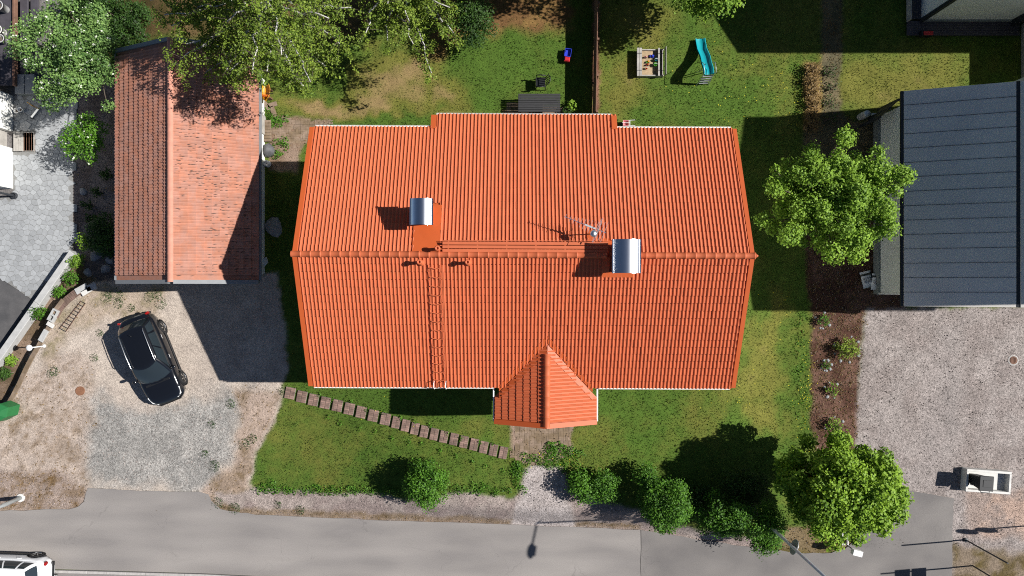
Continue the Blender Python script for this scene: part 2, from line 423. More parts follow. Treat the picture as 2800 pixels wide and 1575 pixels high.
# left dirt drive
zone('driveway', [(262, 772), (760, 745), (790, 1000), (772, 1062), (772, 1090), (750, 1160), (700, 1240), (682, 1335), (600, 1345), (590, 1404), (-300, 1404), (-300, 1115), (8, 1120), (50, 1040), (85, 965), (135, 880), (205, 800)], A(214, 200, 186), A(202, 188, 175), .5, 0, 6, 22)
zone(None, [(262, 1080), (330, 1100), (430, 1120), (560, 1085), (700, 1060), (700, 1100), (650, 1150), (640, 1250), (600, 1350), (290, 1350), (225, 1300), (200, 1220), (225, 1150)], A(166, 163, 158), A(184, 180, 174), 1.0, 0, 34, 110, 30)
wsp = ss(.50, .70, fbm(GX * 1.6 + 9, GY * 1.6, 3)) * .55 + ss(.52, .68, fbm(GX * 5.5 + 9, GY * 5.5, 3)) * .5
zone(None, [(-200, 1150), (120, 1000), (160, 960), (260, 1000), (240, 1240), (230, 1404), (-200, 1404)], A(204, 186, 172), A(138, 114, 88), .5, .16, 20, 60, nz=wsp, strength=.8)
zone(None, [(265, 775), (470, 775), (440, 860), (300, 870), (180, 920), (140, 1000), (110, 980), (150, 860)], A(196, 176, 156), A(140, 128, 84), .45, .1, 16, 40, nz=wsp, strength=.75)
zone(None, [(640, 1060), (775, 1070), (745, 1160), (690, 1250), (680, 1350), (590, 1400), (540, 1350), (650, 1270), (660, 1150)], A(196, 174, 158), A(134, 112, 84), .5, .2, 14, 50, nz=wsp, strength=.9)
zone('verge_left', [(-300, 1275), (150, 1290), (232, 1330), (232, 1390), (190, 1404), (-300, 1404)], A(174, 156, 144), A(128, 102, 66), .6, .25, 12, 40, nz=wsp)
# bank between front lawn and road
zone('gravel_bank', [(588, 1352), (690, 1336), (760, 1342), (880, 1352), (1060, 1352), (1110, 1372), (1250, 1345), (1400, 1358), (1440, 1330), (1560, 1330), (1640, 1372), (1760, 1400), (1900, 1450), (2100, 1470), (2100, 1520), (1750, 1470), (1000, 1440), (588, 1420)], A(164, 148, 142), A(182, 168, 160), .8, 0, 6, 20)
zone(None, [(590, 1400), (700, 1408), (1000, 1421), (1400, 1436), (1750, 1449), (1750, 1434), (1400, 1418), (1000, 1400), (700, 1390), (600, 1375)], A(150, 130, 108), A(112, 92, 54), .6, .2, 6, 16, nz=wsp, strength=.85)
zone('gravel_path', [(1436, 1290), (1470, 1272), (1530, 1284), (1552, 1330), (1575, 1450), (1385, 1450), (1425, 1345)], A(184, 174, 170), A(196, 186, 182), .95, 0, 8, 22)
zone('paved_corner', [(1392, 1150), (1572, 1150), (1562, 1235), (1520, 1262), (1440, 1270), (1396, 1230)], A(158, 136, 116), A(174, 150, 134), .4, .12, 5, 22)
# left: bed beside the garage, strip between the walls, paved yard, asphalt yard
zone('garden_bed', [(190, 200), (345, 200), (345, 770), (262, 775), (200, 700), (192, 420)], A(142, 132, 130), A(120, 108, 104), .7, .06, 6, 14)
zone('planting_strip', [(205, 690), (262, 775), (205, 800), (135, 880), (85, 965), (15, 1100), (-40, 1140), (-40, 985), (0, 975)], A(152, 130, 112), A(118, 100, 80), .5, .15, 5, 10)
zone('yard_base', [(-400, -300), (60, -300), (192, 100), (198, 690), (0, 972), (-400, 1500)], A(140, 136, 134), A(120, 116, 112), .4, 0, 4, 6)
ZONE[(GU < -5) & (GV > 1100) & (GV < 1400) & (ZONE == ZN.index('lawn_front'))] = ZN.index('driveway')

m, t, b = nodes('ground'); M['ground'] = m
ac = t.nodes.new('ShaderNodeAttribute'); ac.attribute_name = 'col'; ag = t.nodes.new('ShaderNodeAttribute'); ag.attribute_name = 'gran'
v0 = pos(t)
vor = t.nodes.new('ShaderNodeTexVoronoi'); vor.inputs['Scale'].default_value = 17; t.links.new(v0, vor.inputs['Vector'])
vor2 = t.nodes.new('ShaderNodeTexVoronoi'); vor2.inputs['Scale'].default_value = 38; t.links.new(v0, vor2.inputs['Vector'])
sepa = t.nodes.new('ShaderNodeSeparateColor'); t.links.new(vor.outputs['Color'], sepa.inputs[0])
sepb = t.nodes.new('ShaderNodeSeparateColor'); t.links.new(vor2.outputs['Color'], sepb.inputs[0])
g0 = mul(t, mul(t, sepa.outputs[0], sepb.outputs[1], 'ADD'), -1.0, 'ADD')             # -1..1
g1n = mul(t, mul(t, g0, ag.outputs['Fac']), .60)
fn = rng_map(t, noise(t, 26, 4, v0), -.30, .30)
fac = mul(t, mul(t, g1n, fn, 'ADD'), 1.0, 'ADD')
big = rng_map(t, noise(t, 1.6, 5, v0), .88, 1.12)
t.links.new(scalecol(t, ac.outputs['Color'], mul(t, fac, big)), b.inputs['Base Color'])
b.inputs['Roughness'].default_value = .95; b.inputs['Specular IOR Level'].default_value = .15
bumpn(t, b, mul(t, mul(t, g0, ag.outputs['Fac']), noise(t, 20, 4, v0), 'ADD'), .55, .03)

ny, nx = GX.shape; idx = np.arange(nx * ny).reshape(ny, nx)
quads = np.stack([idx[:-1, :-1], idx[:-1, 1:], idx[1:, 1:], idx[1:, :-1]], -1).reshape(-1, 4)
zf = ZONE[:-1, :-1].ravel(); ALLV = np.stack([GX, GY, GZ], -1).reshape(-1, 3)
for zi, zn in enumerate(ZN):
    q = quads[zf == zi]
    if not len(q): continue
    used, inv = np.unique(q, return_inverse=True); inv = inv.reshape(-1, 4)
    me = bpy.data.meshes.new(zn); n = len(used)
    me.vertices.add(n); me.vertices.foreach_set('co', ALLV[used].ravel())
    me.loops.add(inv.size); me.loops.foreach_set('vertex_index', inv.ravel().astype(np.int32))
    me.polygons.add(len(inv)); me.polygons.foreach_set('loop_start', np.arange(0, inv.size, 4, dtype=np.int32)); me.polygons.foreach_set('loop_total', np.full(len(inv), 4, dtype=np.int32))
    me.polygons.foreach_set('use_smooth', np.ones(len(inv), bool)); me.update(calc_edges=True)
    c4 = np.ones((n, 4), np.float32); c4[:, :3] = np.clip(COLR.reshape(-1, 3)[used], 0, .9)
    a = me.attributes.new('col', 'FLOAT_COLOR', 'POINT'); a.data.foreach_set('color', c4.ravel())
    a = me.attributes.new('gran', 'FLOAT', 'POINT'); a.data.foreach_set('value', GRAN.ravel()[used].astype(np.float32))
    me.materials.append(M['ground'])
    o = bpy.data.objects.new(zn, me); COL.objects.link(o); o['kind'] = 'structure'
mat('outer', A(92, 104, 56), .95, .2, .4, 8, col2=A(120, 112, 70))
mb = MB(); r0, r1 = (30.9, 19.4), 900
mb.add([(-r0[0], -r0[1], -.06), (r0[0], -r0[1], -.06), (r0[0], r0[1], -.06), (-r0[0], r0[1], -.06), (-r1, -r1, -.06), (r1, -r1, -.06), (r1, r1, -.06), (-r1, r1, -.06)],
       [(0, 4, 5, 1), (1, 5, 6, 2), (2, 6, 7, 3), (3, 7, 4, 0)])
mb.build('ground', 'outer')['kind'] = 'structure'

def field(F_, x, y):
    i = np.clip(((y - gy[0]) / STEP).round().astype(int), 0, ny - 1); j = np.clip(((x - gx[0]) / STEP).round().astype(int), 0, nx - 1)
    return F_[i, j]
# road, footway, aprons --------------------------------------------
def asphalt(name, c1, c2, sx=.4, sy=1.6):
    m, t, b = nodes(name); v = pos(t, sx, sy, 1); w = pos(t)
    f = rng_map(t, noise(t, .55, 6, v, .62), 0, 1, .38, .62); c = mixcol(t, f, c1, c2)
    g = mul(t, rng_map(t, noise(t, 34, 2, w), .84, 1.16), rng_map(t, noise(t, 2.2, 5, v, .6), .93, 1.07))
    vo = t.nodes.new('ShaderNodeTexVoronoi'); vo.feature = 'DISTANCE_TO_EDGE'; vo.inputs['Scale'].default_value = .42
    wn = t.nodes.new('ShaderNodeTexNoise'); wn.inputs['Scale'].default_value = 1.3; wn.inputs['Detail'].default_value = 5; t.links.new(w, wn.inputs['Vector'])
    wv = t.nodes.new('ShaderNodeVectorMath'); wv.operation = 'MULTIPLY_ADD'; t.links.new(wn.outputs['Color'], wv.inputs[0]); wv.inputs[1].default_value = (1.4, 1.4, 0); t.links.new(w, wv.inputs[2]); t.links.new(wv.outputs[0], vo.inputs['Vector'])
    ck = rng_map(t, vo.outputs['Distance'], .82, 1.0, 0, .006); msk = rng_map(t, noise(t, .5, 2, w), 0, 1, .5, .56)
    ck2 = mul(t, mul(t, mul(t, ck, -1.0, 'ADD'), msk), 1.0, 'ADD')
    t.links.new(scalecol(t, c, mul(t, g, ck2)), b.inputs['Base Color']); b.inputs['Roughness'].default_value = .92; b.inputs['Specular IOR Level'].default_value = .25
    bumpn(t, b, noise(t, 60, 3, w), .25, .01); M[name] = m
asphalt('asphalt', A(174, 168, 163), A(150, 145, 142))
asphalt('asphalt_worn', A(152, 147, 143), A(130, 126, 124), .8, 1.2)
asphalt('asphalt_dark', A(92, 92, 94), A(116, 114, 114), .8, .8)
def sheet(name, poly, m, dz=.012, cell=.6):
    """ground sheet cut from a polygon in photo points, following the terrain"""
    pts = [Pg(u, v) for u, v in poly]
    import bmesh
    bm = bmesh.new(); vs_ = [bm.verts.new((p.x, p.y, 0)) for p in pts]; bm.faces.new(vs_)
    xs = [p.x for p in pts]; ys = [p.y for p in pts]
    for ax, lo, hi in ((0, min(xs), max(xs)), (1, min(ys), max(ys))):
        c = lo + cell
        while c < hi:
            co = [0, 0, 0]; no = [0, 0, 0]; co[ax] = c; no[ax] = 1
            bmesh.ops.bisect_plane(bm, geom=bm.verts[:] + bm.edges[:] + bm.faces[:], plane_co=co, plane_no=no); c += cell
    for v in bm.verts: v.co.z = g1(v.co.x, v.co.y) + dz
    bmesh.ops.recalc_face_normals(bm, faces=bm.faces)
    me = bpy.data.meshes.new(name); bm.to_mesh(me); bm.free()
    if me.polygons[0].normal.z < 0: me.flip_normals()
    me.materials.append(M[m]); o = bpy.data.objects.new(name, me); COL.objects.link(o); o['kind'] = 'structure'; return o
def wob(pts, n=5, amp=2.0):
    out = []
    for i in range(len(pts) - 1):
        (x0, y0), (x1, y1) = pts[i], pts[i + 1]
        for k in range(n):
            t_ = k / n; out.append((x0 + (x1 - x0) * t_ + random.uniform(-amp, amp), y0 + (y1 - y0) * t_ + random.uniform(-amp, amp)))
    return out + [pts[-1]]
edge1 = wob([(-260, 1396), (0, 1396), (190, 1392)], 6) + wob([(212, 1387), (230, 1372), (240, 1336)], 3, 1) + wob([(245, 1334), (420, 1343), (545, 1344)], 6, 1.5) + wob([(570, 1352), (582, 1372), (606, 1392), (700, 1407), (1000, 1420), (1400, 1435), (1751, 1448)], 7, 1.6)
sheet('road', edge1 + [(1752, 1500), (1750, 1545), (1752, 1578), (1500, 1577), (700, 1574), (560, 1567), (136, 1555), (-260, 1545)], 'asphalt', .03)
edge2 = wob([(1753, 1449), (1950, 1481), (2090, 1500), (2200, 1512), (2262, 1512), (2310, 1500)], 5, 1.6) + wob([(2330, 1482), (2350, 1455), (2400, 1400), (2455, 1338)], 4, 1.6) + [(2500, 1343), (2606, 1362)] + wob([(2607, 1362), (2603, 1470), (2602, 1580)], 5, 1.2)
sheet('road', edge2 + [(2300, 1581), (1753, 1578.5), (1751, 1545), (1753.4, 1500)], 'asphalt_worn', .03)
sheet('footway', [(-260, 1553), (136, 1564), (560, 1575.5), (700, 1583), (1500, 1586), (2900, 1592), (2900, 1680), (-260, 1680)], 'asphalt', .11, 1.2)
kerb = bpy.data.objects.new('kerb', None); COL.objects.link(kerb); kerb['kind'] = 'structure'; OFF[kerb.name] = Vector((0, 0, 0))
kl = [(-260, 1549), (136, 1560), (560, 1571.5), (700, 1579), (1500, 1582), (2900, 1588)]
kp = [Pg(*q) for q in kl]; acc = 0
for i in range(len(kp) - 1):
    a_, b_ = kp[i], kp[i + 1]; L = (b_ - a_).length; nst = max(1, round(L / 1.0)); d_ = (b_ - a_) / nst
    for k in range(nst):
        c_ = a_ + d_ * (k + .5); MB().box((c_.x, c_.y, .035), (d_.length - .012, .13, .19), math.atan2(d_.y, d_.x), ch=.012).build('kerb_stone', 'granite', kerb)

# grass, weeds, pebbles, flowers -----------------------------------
def scatter(n, x0=-26, x1=26, y0=-15, y1=15): return np.stack([rng.uniform(x0, x1, n), rng.uniform(y0, y1, n)], 1)
fy = scatter(260000); fx, fyy = fy[:, 0], fy[:, 1]
gw = field(GRASS, fx, fyy); hid = ((fx > -7.6) & (fx < 8.4) & (fyy > -3.4) & (fyy < 5.9)) | ((fx > -17.5) & (fx < -11.9) & (fyy > .5) & (fyy < 10.4)) | (fx > 17.8) & (fyy > -.3) & (fyy < 8.3)
roadm = fyy < np.interp(fx, RX, RY) + .05
zz = field(ZONE, fx, fyy)
keep = (rng.random(len(fx)) < gw) & ~hid & ~roadm & (zz < 2)
lawnxy = fy[keep]; dr = field(dry, lawnxy[:, 0], lawnxy[:, 1])
patch = fbm(lawnxy[:, 0] * 2.2, lawnxy[:, 1] * 2.2, 3)
hgt = (.020 + .034 * rng.random(len(dr)) ** 2) * (1.25 - .7 * dr) * (.7 + .8 * patch)
bl = blades('grass', lawnxy, hgt, np.clip(.26 + .62 * dr + rng.normal(0, .16, len(dr)), 0, 1), 'grass_blade', w=.045, lean=1.3)
tag(bl, 'short mown grass blades of the sunny lawns round the house', 'grass', kind='stuff')
keep = (rng.random(len(fx)) < gw * .8) & ~hid & ~roadm & (zz >= 2)
wxy = fy[keep]; wt = fbm(wxy[:, 0] * 3, wxy[:, 1] * 3, 2)
bl = blades('weeds', wxy, .03 + .07 * rng.random(len(wxy)), np.clip(wt + rng.normal(0, .15, len(wxy)), 0, 1), 'leaf_dry', w=.05, lean=1.4)
tag(bl, 'thin dry weeds on gravel verges, beds and dirt drive edges', 'weeds', kind='stuff')
# broad-leaved clumps in the lawn edges and along the verge
def clumps(name, label, spots, m, nleaf=170, size=.038, hgt_=.09, kind='stuff', cat='weeds'):
    C = []; N = []; S = []; T = []
    for (u, v, r) in spots:
        p = Pg(u, v); n = int(nleaf * max(.3, r / .3) ** 1.6)
        a = rng.uniform(0, 6.283, n); q = r * np.sqrt(rng.random(n))
        x = p.x + q * np.cos(a); y = p.y + q * np.sin(a)
        C.append(np.stack([x, y, gz(x, y) + hgt_ * rng.random(n) * (1 - (q / r) ** 2 * .6) + .01], 1))
        N.append(np.stack([np.cos(a) * .6 + rng.normal(0, .4, n), np.sin(a) * .6 + rng.normal(0, .4, n), np.full(n, .9)], 1)); S.append(size * rng.uniform(.6, 1.4, n)); T.append(np.clip(rng.normal(.5, .28, n), 0, 1))
    o = leaves(name, np.concatenate(C), np.concatenate(N), np.concatenate(S), np.concatenate(T), m, kind=kind)
    return tag(o, label, cat, kind=kind)
sp = [(290, 812, .3), (318, 805, .35), (408, 812, .25), (430, 805, .25), (360, 842, .2), (273, 910, .2), (258, 978, .22), (150, 1015, .25), (138, 1022, .2), (440, 830, .3), (325, 830, .25), (560, 1240, .2), (580, 1160, .22), (630, 1105, .25), (595, 1375, .3), (640, 1390, .3), (760, 1380, .2), (820, 1393, .25), (690, 1200, .25), (668, 1215, .3), (585, 1275, .3), (770, 1070, .2)]
clumps('ground_weeds', 'low green weed clumps scattered over the pale dirt drive', sp, 'leaf_dark')
sp = [(730 + 14 * i + random.uniform(-8, 8), 1342 + random.uniform(-8, 5), random.uniform(.15, .32)) for i in range(48) if not 1080 < 730 + 14 * i < 1240] + [(705 + 12 * i, 1330 + random.uniform(-10, 10), .25) for i in range(5)] + \
     [(1430 + 10 * i, 1255 + random.uniform(-12, 12), .2) for i in range(9)] + [(1520 + random.uniform(-30, 70), 1250 + random.uniform(-35, 35), .25) for _ in range(26)] + [(1410 + random.uniform(-10, 20), 1300 + random.uniform(-30, 40), .25) for _ in range(12)] + \
     [(870 + 22 * i + random.uniform(-5, 5), 1100 + 6.6 * i + random.uniform(-6, 6) + (34 if i % 2 else -24), .14) for i in range(24)] + [(740 + random.uniform(-15, 40), 330 + random.uniform(-30, 20), .25) for _ in range(14)] + [(760 + random.uniform(-14, 20), 408 + random.uniform(-25, 18), .22) for _ in range(9)]
clumps('clover', 'lush clover leaves edging the front lawn, steps and gravel path', sp, 'leaf_bush', 60, .07, .16, cat='clover')
sp = [(2196 + random.uniform(-18, 14), 860 + 17 * i + random.uniform(-9, 9), random.uniform(.12, .28)) for i in range(18)] + [(2188 + random.uniform(-14, 8), 180 + 16 * i, .2) for i in range(10)]
clumps('lawn_edge_weeds', 'tall green weeds along the mulch bed edge of the right lawn', sp, 'leaf_bush', 34, .06, .12)
# dandelions
fl = [(2200, 1050, 24, 120, 90), (2080, 950, 90, 130, 34), (1960, 280, 150, 110, 60), (2130, 260, 60, 90, 50), (2140, 820, 40, 50, 14), (2020, 1090, 80, 50, 22), (1990, 120, 80, 60, 16), (1540, 1260, 60, 24, 14), (1000, 1130, 160, 60, 10), (1480, 1250, 40, 20, 16), (2240, 250, 14, 90, 30)]
C = []
for u, v, du, dv, n in fl:
    for _ in range(n):
        p = Pg(u + random.gauss(0, du * .6), v + random.gauss(0, dv * .6)); C.append((p.x, p.y, p.z + .09))
C = np.array(C); N = np.tile([0., 0, 1], (len(C), 1)) + rng.normal(0, .25, (len(C), 3))
tag(leaves('dandelions', C, N, rng.uniform(.025, .05, len(C)), rng.random(len(C)), 'flower_yellow', asp=1.0), 'tiny yellow dandelion flowers dotted through the right lawn', 'flowers', kind='stuff')
# pebbles
mat('pebble', A(176, 164, 158), .9, .25, 12, 60, tint=.45)
def pebbles(name, label, xy, size, m='pebble'):
    n = len(xy); x, y = xy[:, 0], xy[:, 1]; z = gz(x, y) - .015; a = rng.uniform(0, 6.28, n); tri = []
    b = [np.stack([x + size * np.cos(a + k * 1.5708) * rng.uniform(.6, 1.1, n) * .5, y + size * np.sin(a + k * 1.5708) * rng.uniform(.6, 1.1, n) * .5, z], 1) for k in range(4)]
    top = np.stack([x + size * rng.normal(0, .1, n), y + size * rng.normal(0, .1, n), z + .015 + size * rng.uniform(.25, .5, n)], 1)
    for k in range(4): tri.append(np.stack([b[k], b[(k + 1) % 4], top], 1))
    V = np.stack(tri, 1).reshape(-1, 3)
    o = rawmesh(name, V, n * 4, 3, m, tint=np.repeat(rng.random(n), 4)); return tag(o, label, 'gravel', kind='stuff')
cand = scatter(90000); zc = field(ZONE, cand[:, 0], cand[:, 1]); gr_ = field(GRAN, cand[:, 0], cand[:, 1])
onroad = cand[:, 1] < np.interp(cand[:, 0], RX, RY) + .02
apr = sdist(1400 + cand[:, 0] * F / H, 787.5 - cand[:, 1] * F / H, [(2330, 1482), (2455, 1338), (2606, 1362), (2603, 1575), (2250, 1575)]) < 12
apl = sdist(1400 + cand[:, 0] * F / H, 787.5 - cand[:, 1] * F / H, [(236, 1328), (560, 1338), (600, 1400), (200, 1400)]) < 6
pe = cand[(gr_ > .55) & (zc > 1) & (rng.random(len(cand)) < .62) & ~onroad & ~apr & ~apl]
pebbles('gravel_stones', 'loose pale gravel stones on the drives, bank and path', pe, rng.uniform(.025, .075, len(pe)))
mu = cand[(zc == ZN.index('mulch_bed'))]; mu = np.concatenate([mu + rng.normal(0, .05, mu.shape) for _ in range(3)])
n = len(mu); tag(leaves('mulch_chips', np.stack([mu[:, 0], mu[:, 1], gz(mu[:, 0], mu[:, 1]) + .01], 1), np.tile([0., 0, 1], (n, 1)) + rng.normal(0, .5, (n, 3)), rng.uniform(.05, .11, n), rng.random(n) ** 2 * .8, 'leaf_dry', asp=.4), 'brown bark chips covering the planting bed by the gravel drive', 'mulch', kind='stuff')

# ------------------------------------------------------------------ ROOF TILES
TW, TL = .295, .317
def tile_mesh(lip=.030, hr=.047):
    prof = []
    for r in range(2):
        x0 = r * TW / 2; p = TW / 2
        for fx_, hz in ((.0, .0), (.38, .0), (.44, .6 * hr), (.60, hr), (.78, .72 * hr), (.90, .1 * hr)): prof.append((x0 + fx_ * p, hz))
    prof.append((TW, 0))
    n = len(prof); vs = []
    for x, h in prof: vs.append((x, -.06, h - .004))
    for x, h in prof: vs.append((x, TL, h + lip))
    for x, h in prof: vs.append((x, TL - .004, h * .8 - .002))
    fs = [(i + 1, i, n + i, n + i + 1) for i in range(n - 1)] + [(n + i + 1, n + i, 2 * n + i, 2 * n + i + 1) for i in range(n - 1)]
    return np.array(vs), fs
TV0, TF = tile_mesh(); TVOLD, _ = tile_mesh(.046, .030)
def tile_slope(origin, ax, down, ncols, nrows, keep=None):
    """list of (R 3x3, t) for tiles; ax x down = outward normal; rows start at the ridge"""
    ax = Vector(ax).normalized(); down = Vector(down).normalized(); nrm = ax.cross(down)
    Rm = np.array([ax, down, nrm]).T; out = []
    for r in range(nrows):
        for c in range(ncols):
            t_ = Vector(origin) + ax * (c * TW) + down * (r * TL)
            cen = t_ + ax * TW / 2 + down * TL / 2
            if keep and not keep(cen): continue
            j = Rm @ np.array(Matrix.Rotation(random.gauss(0, .004), 3, 'Z'))
            out.append((j, np.array(t_) + np.array(nrm) * (.012 + random.gauss(0, .0025)), np.array(cen)))
    return out
def place_tiles(tiles, parent, m, nind=300, TV=TV0):
    """the nind tiles that show largest become parts; the others one merged part"""
    o = np.array(OFF[parent.name])
    score = [(abs(t_[0][:, 2] @ (np.array([0, 0, H]) - t_[2])) / np.linalg.norm(np.array([0, 0, H]) - t_[2]) ** 3, i) for i, t_ in enumerate(tiles)]
    vis = sorted(score, reverse=True); ind = set(i for s_, i in vis[:nind])
    variants = []
    for k in range(5):
        me = bpy.data.meshes.new('tile'); me.from_pydata([tuple(q) for q in TV], [], TF); me.update(); me.materials.append(M[m])
        a = me.attributes.new('tint', 'FLOAT', 'POINT'); a.data.foreach_set('value', np.full(len(TV), k / 4.0, np.float32)); variants.append(me)
    V = []; Fs = []; T = []; nv = 0
    for i, (Rm, t_, cen) in enumerate(tiles):
        if i in ind:
            ob = bpy.data.objects.new('tile', random.choice(variants)); COL.objects.link(ob); ob.parent = parent
            mm = Matrix.Identity(4)
            for a_ in range(3):
                for b_ in range(3): mm[a_][b_] = Rm[a_, b_]
                mm[a_][3] = t_[a_] - o[a_]
            ob.matrix_local = mm
        else:
            V.append(TV @ Rm.T + t_ - o); Fs += [tuple(q + nv for q in f) for f in TF]; nv += len(TV); T.append(np.full(len(TV), random.random(), np.float32))
    me = bpy.data.meshes.new('tile_field'); me.from_pydata(np.concatenate(V).tolist(), [], Fs); me.update(); me.materials.append(M[m])
    a = me.attributes.new('tint', 'FLOAT', 'POINT'); a.data.foreach_set('value', np.concatenate(T))
    ob = bpy.data.objects.new('tile_field', me); COL.objects.link(ob); ob.parent = parent; ob['kind'] = 'stuff'
def ridge_tiles(p0, p1, parent, m, L=.36, r=.108, flare=.009, skip=None):
    p0 = Vector(p0); p1 = Vector(p1); d = p1 - p0; n = round(d.length / L); d = d.normalized(); L = (p1 - p0).length / n
    side = d.cross(Vector((0, 0, 1))).normalized()
    mb = MB(); k = 9
    def arc(s_, rr): return [side * (math.cos(math.pi * j / (k - 1)) * rr * 1.1) + Vector((0, 0, math.sin(math.pi * j / (k - 1)) * rr * .95)) + d * s_ for j in range(k)]
    mb.grid([arc(-.02, r), arc(L * .15, r), arc(L - .05, r + flare * .5), arc(L - .045, r + flare), arc(L + .005, r + flare), arc(L + .007, r - .01)])
    src = mb.build('ridge_tile', m, None, True); me = src.data; bpy.data.objects.remove(src)
    for i in range(n):
        q = p0 + d * (L * i)
        if skip and skip(q + d * L / 2): continue
        ob = bpy.data.objects.new('ridge_tile', me); COL.objects.link(ob); ob.parent = parent; ob.location = q - OFF[parent.name] + Vector((0, 0, random.uniform(-.004, .004)))
        ob.rotation_euler = (0, 0, random.gauss(0, .006))
def window(parent, c, nrm, w, h, fm='white_paint'):
    """window on a wall: frame part with pane sub-part"""
    c = Vector(c); n_ = Vector(nrm).normalized(); s_ = Vector((-n_.y, n_.x, 0)); mm = Matrix((s_, n_, Vector((0, 0, 1)))).transposed()
    mb = MB()
    for dx, dz, sx_, sz_ in ((0, h / 2, w + .12, .07), (0, -h / 2, w + .12, .07), (-w / 2, 0, .07, h - .07), (w / 2, 0, .07, h - .07), (0, 0, .05, h - .07)):
        mb.box(c + s_ * dx + Vector((0, 0, dz)), (sx_, .09, sz_), mtx=mm)
    o = mb.build('window', fm, parent)
    MB().box(c, (w - .07, .03, h - .07), mtx=mm).build('pane', 'pane', o); return o

# ------------------------------------------------------------------ MAIN HOUSE
ZE, ZR, YR, T_ = 5.35, 7.52, 1.25, .411
X0, X1 = -8.30, 9.16; YB, YT = -4.03, 6.53; YBUMP = 7.10; BX0, BX1 = -3.30, 4.23
def zroof(y): return ZR - T_ * abs(y - YR)
hb = Vector((.43, YR, 0))
house = thing('detached_house', 'large house with bright orange tiled gable roof in the middle', 'house', hb, R(-.25))
wl = MB(); zw = 5.05
wx0, wx1, wy0, wy1 = X0 + .55, X1 - .55, YB + .55, YT - .55
def gable_wall(mb, x, y0, y1, z0): mb.add([(x, y0, z0), (x, y1, z0), (x, y1, zroof(y1) - .12), (x, YR, ZR - .12), (x, y0, zroof(y0) - .12)], [(0, 1, 2, 3, 4)])
gable_wall(wl, wx0, wy0, wy1, -.4); gable_wall(wl, wx1, wy0, wy1, -.4)
for y in (wy0, wy1): wl.quad((wx0, y, -.4), (wx1, y, -.4), (wx1, y, zroof(y) - .12), (wx0, y, zroof(y) - .12))
wl.build('wall', 'white_wall', house)
b2 = MB().box(((BX0 + BX1) / 2, (wy1 + YBUMP - .5) / 2, 2.3), (BX1 - BX0 - .8, YBUMP - .5 - wy1 + .02, 5.3)); b2.build('bay_wall', 'white_wall', house)
for x in (-6, -3.6, 2.9, 5.6, 7.4): window(house, (x, wy0 - .01, 2.6), (0, -1, 0), 1.2, 1.25)
for x in (-6.3, -4.5, 5.6, 7.3): window(house, (x, wy1 + .01, 2.5), (0, 1, 0), 1.2, 1.25)
for y in (-1.5, 1.2, 4.0): window(house, (wx0 - .01, y, 2.6), (-1, 0, 0), 1.1, 1.2); window(house, (wx1 + .01, y, 2.6), (1, 0, 0), 1.1, 1.2)
roof = MB()
th = .10
for (y0, y1, xa, xb) in ((YB, YR, X0, X1), (YR, YT, X0, X1), (YT, YBUMP, BX0, BX1)):
    vs_ = [(x, y, zroof(y) - q) for q in (.02, th) for x, y in ((xa, y0), (xb, y0), (xb, y1), (xa, y1))]
    roof.add(vs_, [(0, 1, 2, 3), (7, 6, 5, 4), (0, 4, 5, 1), (1, 5, 6, 2), (2, 6, 7, 3), (3, 7, 4, 0)])
roof = roof.build('roof', 'flash_orange', house)
# porch: gable over the entrance
PXC, PYE, PZR = 1.41, -5.50, 6.10
PXL, PXR, PZE = -.71, 3.53, 5.16
PT = (PZR - PZE) / (PXC - PXL)
def zporch(x): return PZR - PT * abs(x - PXC)
def yvalley(x): return YR - (ZR - zporch(x)) / T_
ax = Vector((1, 0, 0)); sl = math.hypot(1, T_)
nc = int((X1 - X0 - .30) / TW); xs0 = X0 + .15; gap = (X1 - X0 - .30) - nc * TW; xs0 += gap / 2
ch1 = (-3.76, -2.92, 2.28, 3.35); ch2 = (3.66, 4.68, .50, 1.85)
def in_porch(c): return PXL - .05 < c.x < PXR + .05 and c.y < yvalley(c.x) - .04
def k_front(c): return not in_porch(c) and not (ch2[0] < c.x < ch2[1] and c.y > ch2[2])
def k_back(c):
    if ch2[0] < c.x < ch2[1] and c.y < ch2[3]: return False
    if -3.80 < c.x < -2.72 and c.y < 3.25: return False
    return True
rows = int(round((YR - YB) * sl / TL)); lastrow = (YR - YB) * sl / TL
tiles = tile_slope((xs0 + nc * TW, YR - .04, zroof(YR - .04)), (-1, 0, 0), (0, -1, -T_), nc, rows, k_front)
tiles += tile_slope((xs0, YR + .04, zroof(YR + .04)), (1, 0, 0), (0, 1, -T_), nc, rows, k_back)
nb = int((BX1 - BX0 - .1) / TW) + 1
r_b = [q for q in tile_slope((xs0 + math.floor((BX0 - xs0) / TW + .7) * TW, YR + .04, zroof(YR + .04)), (1, 0, 0), (0, 1, -T_), 25, rows + 2) if q[2][1] > YT - .12]
tiles += [q for q in r_b if q[2][1] < YBUMP - .02 and all(np.linalg.norm(q[2] - w_[2]) > .2 for w_ in tiles[-200:])]
def k_pl(c): return c.y < yvalley(c.x) - .12
ncp = int((YR - 3.0 - PYE) / TW); slp = math.hypot(1, PT)
ptiles = tile_slope((PXC - .03, PYE + .12, zporch(PXC - .03)), (0, 1, 0), (-1, 0, -PT), 14, 7, k_pl)[:]
ptiles += tile_slope((PXC + .03, PYE + .12 + 14 * TW, zporch(PXC + .03)), (0, -1, 0), (1, 0, -PT), 14, 7, k_pl)
place_tiles(tiles + ptiles, roof, 'tile_orange', 300)
ridge_tiles((X0 - .02, YR, ZR + .02), (X1 + .02, YR, ZR + .02), roof, 'tile_orange', .37, skip=lambda q: ch2[0] - .1 < q.x < ch2[1] + .05)
# pointed end cap of the ridge
MB().tube([(X1 + .02, YR, ZR + .04), (X1 + .14, YR, ZR + .02)], [.11, .012], 9).build('ridge_end_cap', 'tile_orange', roof, True)
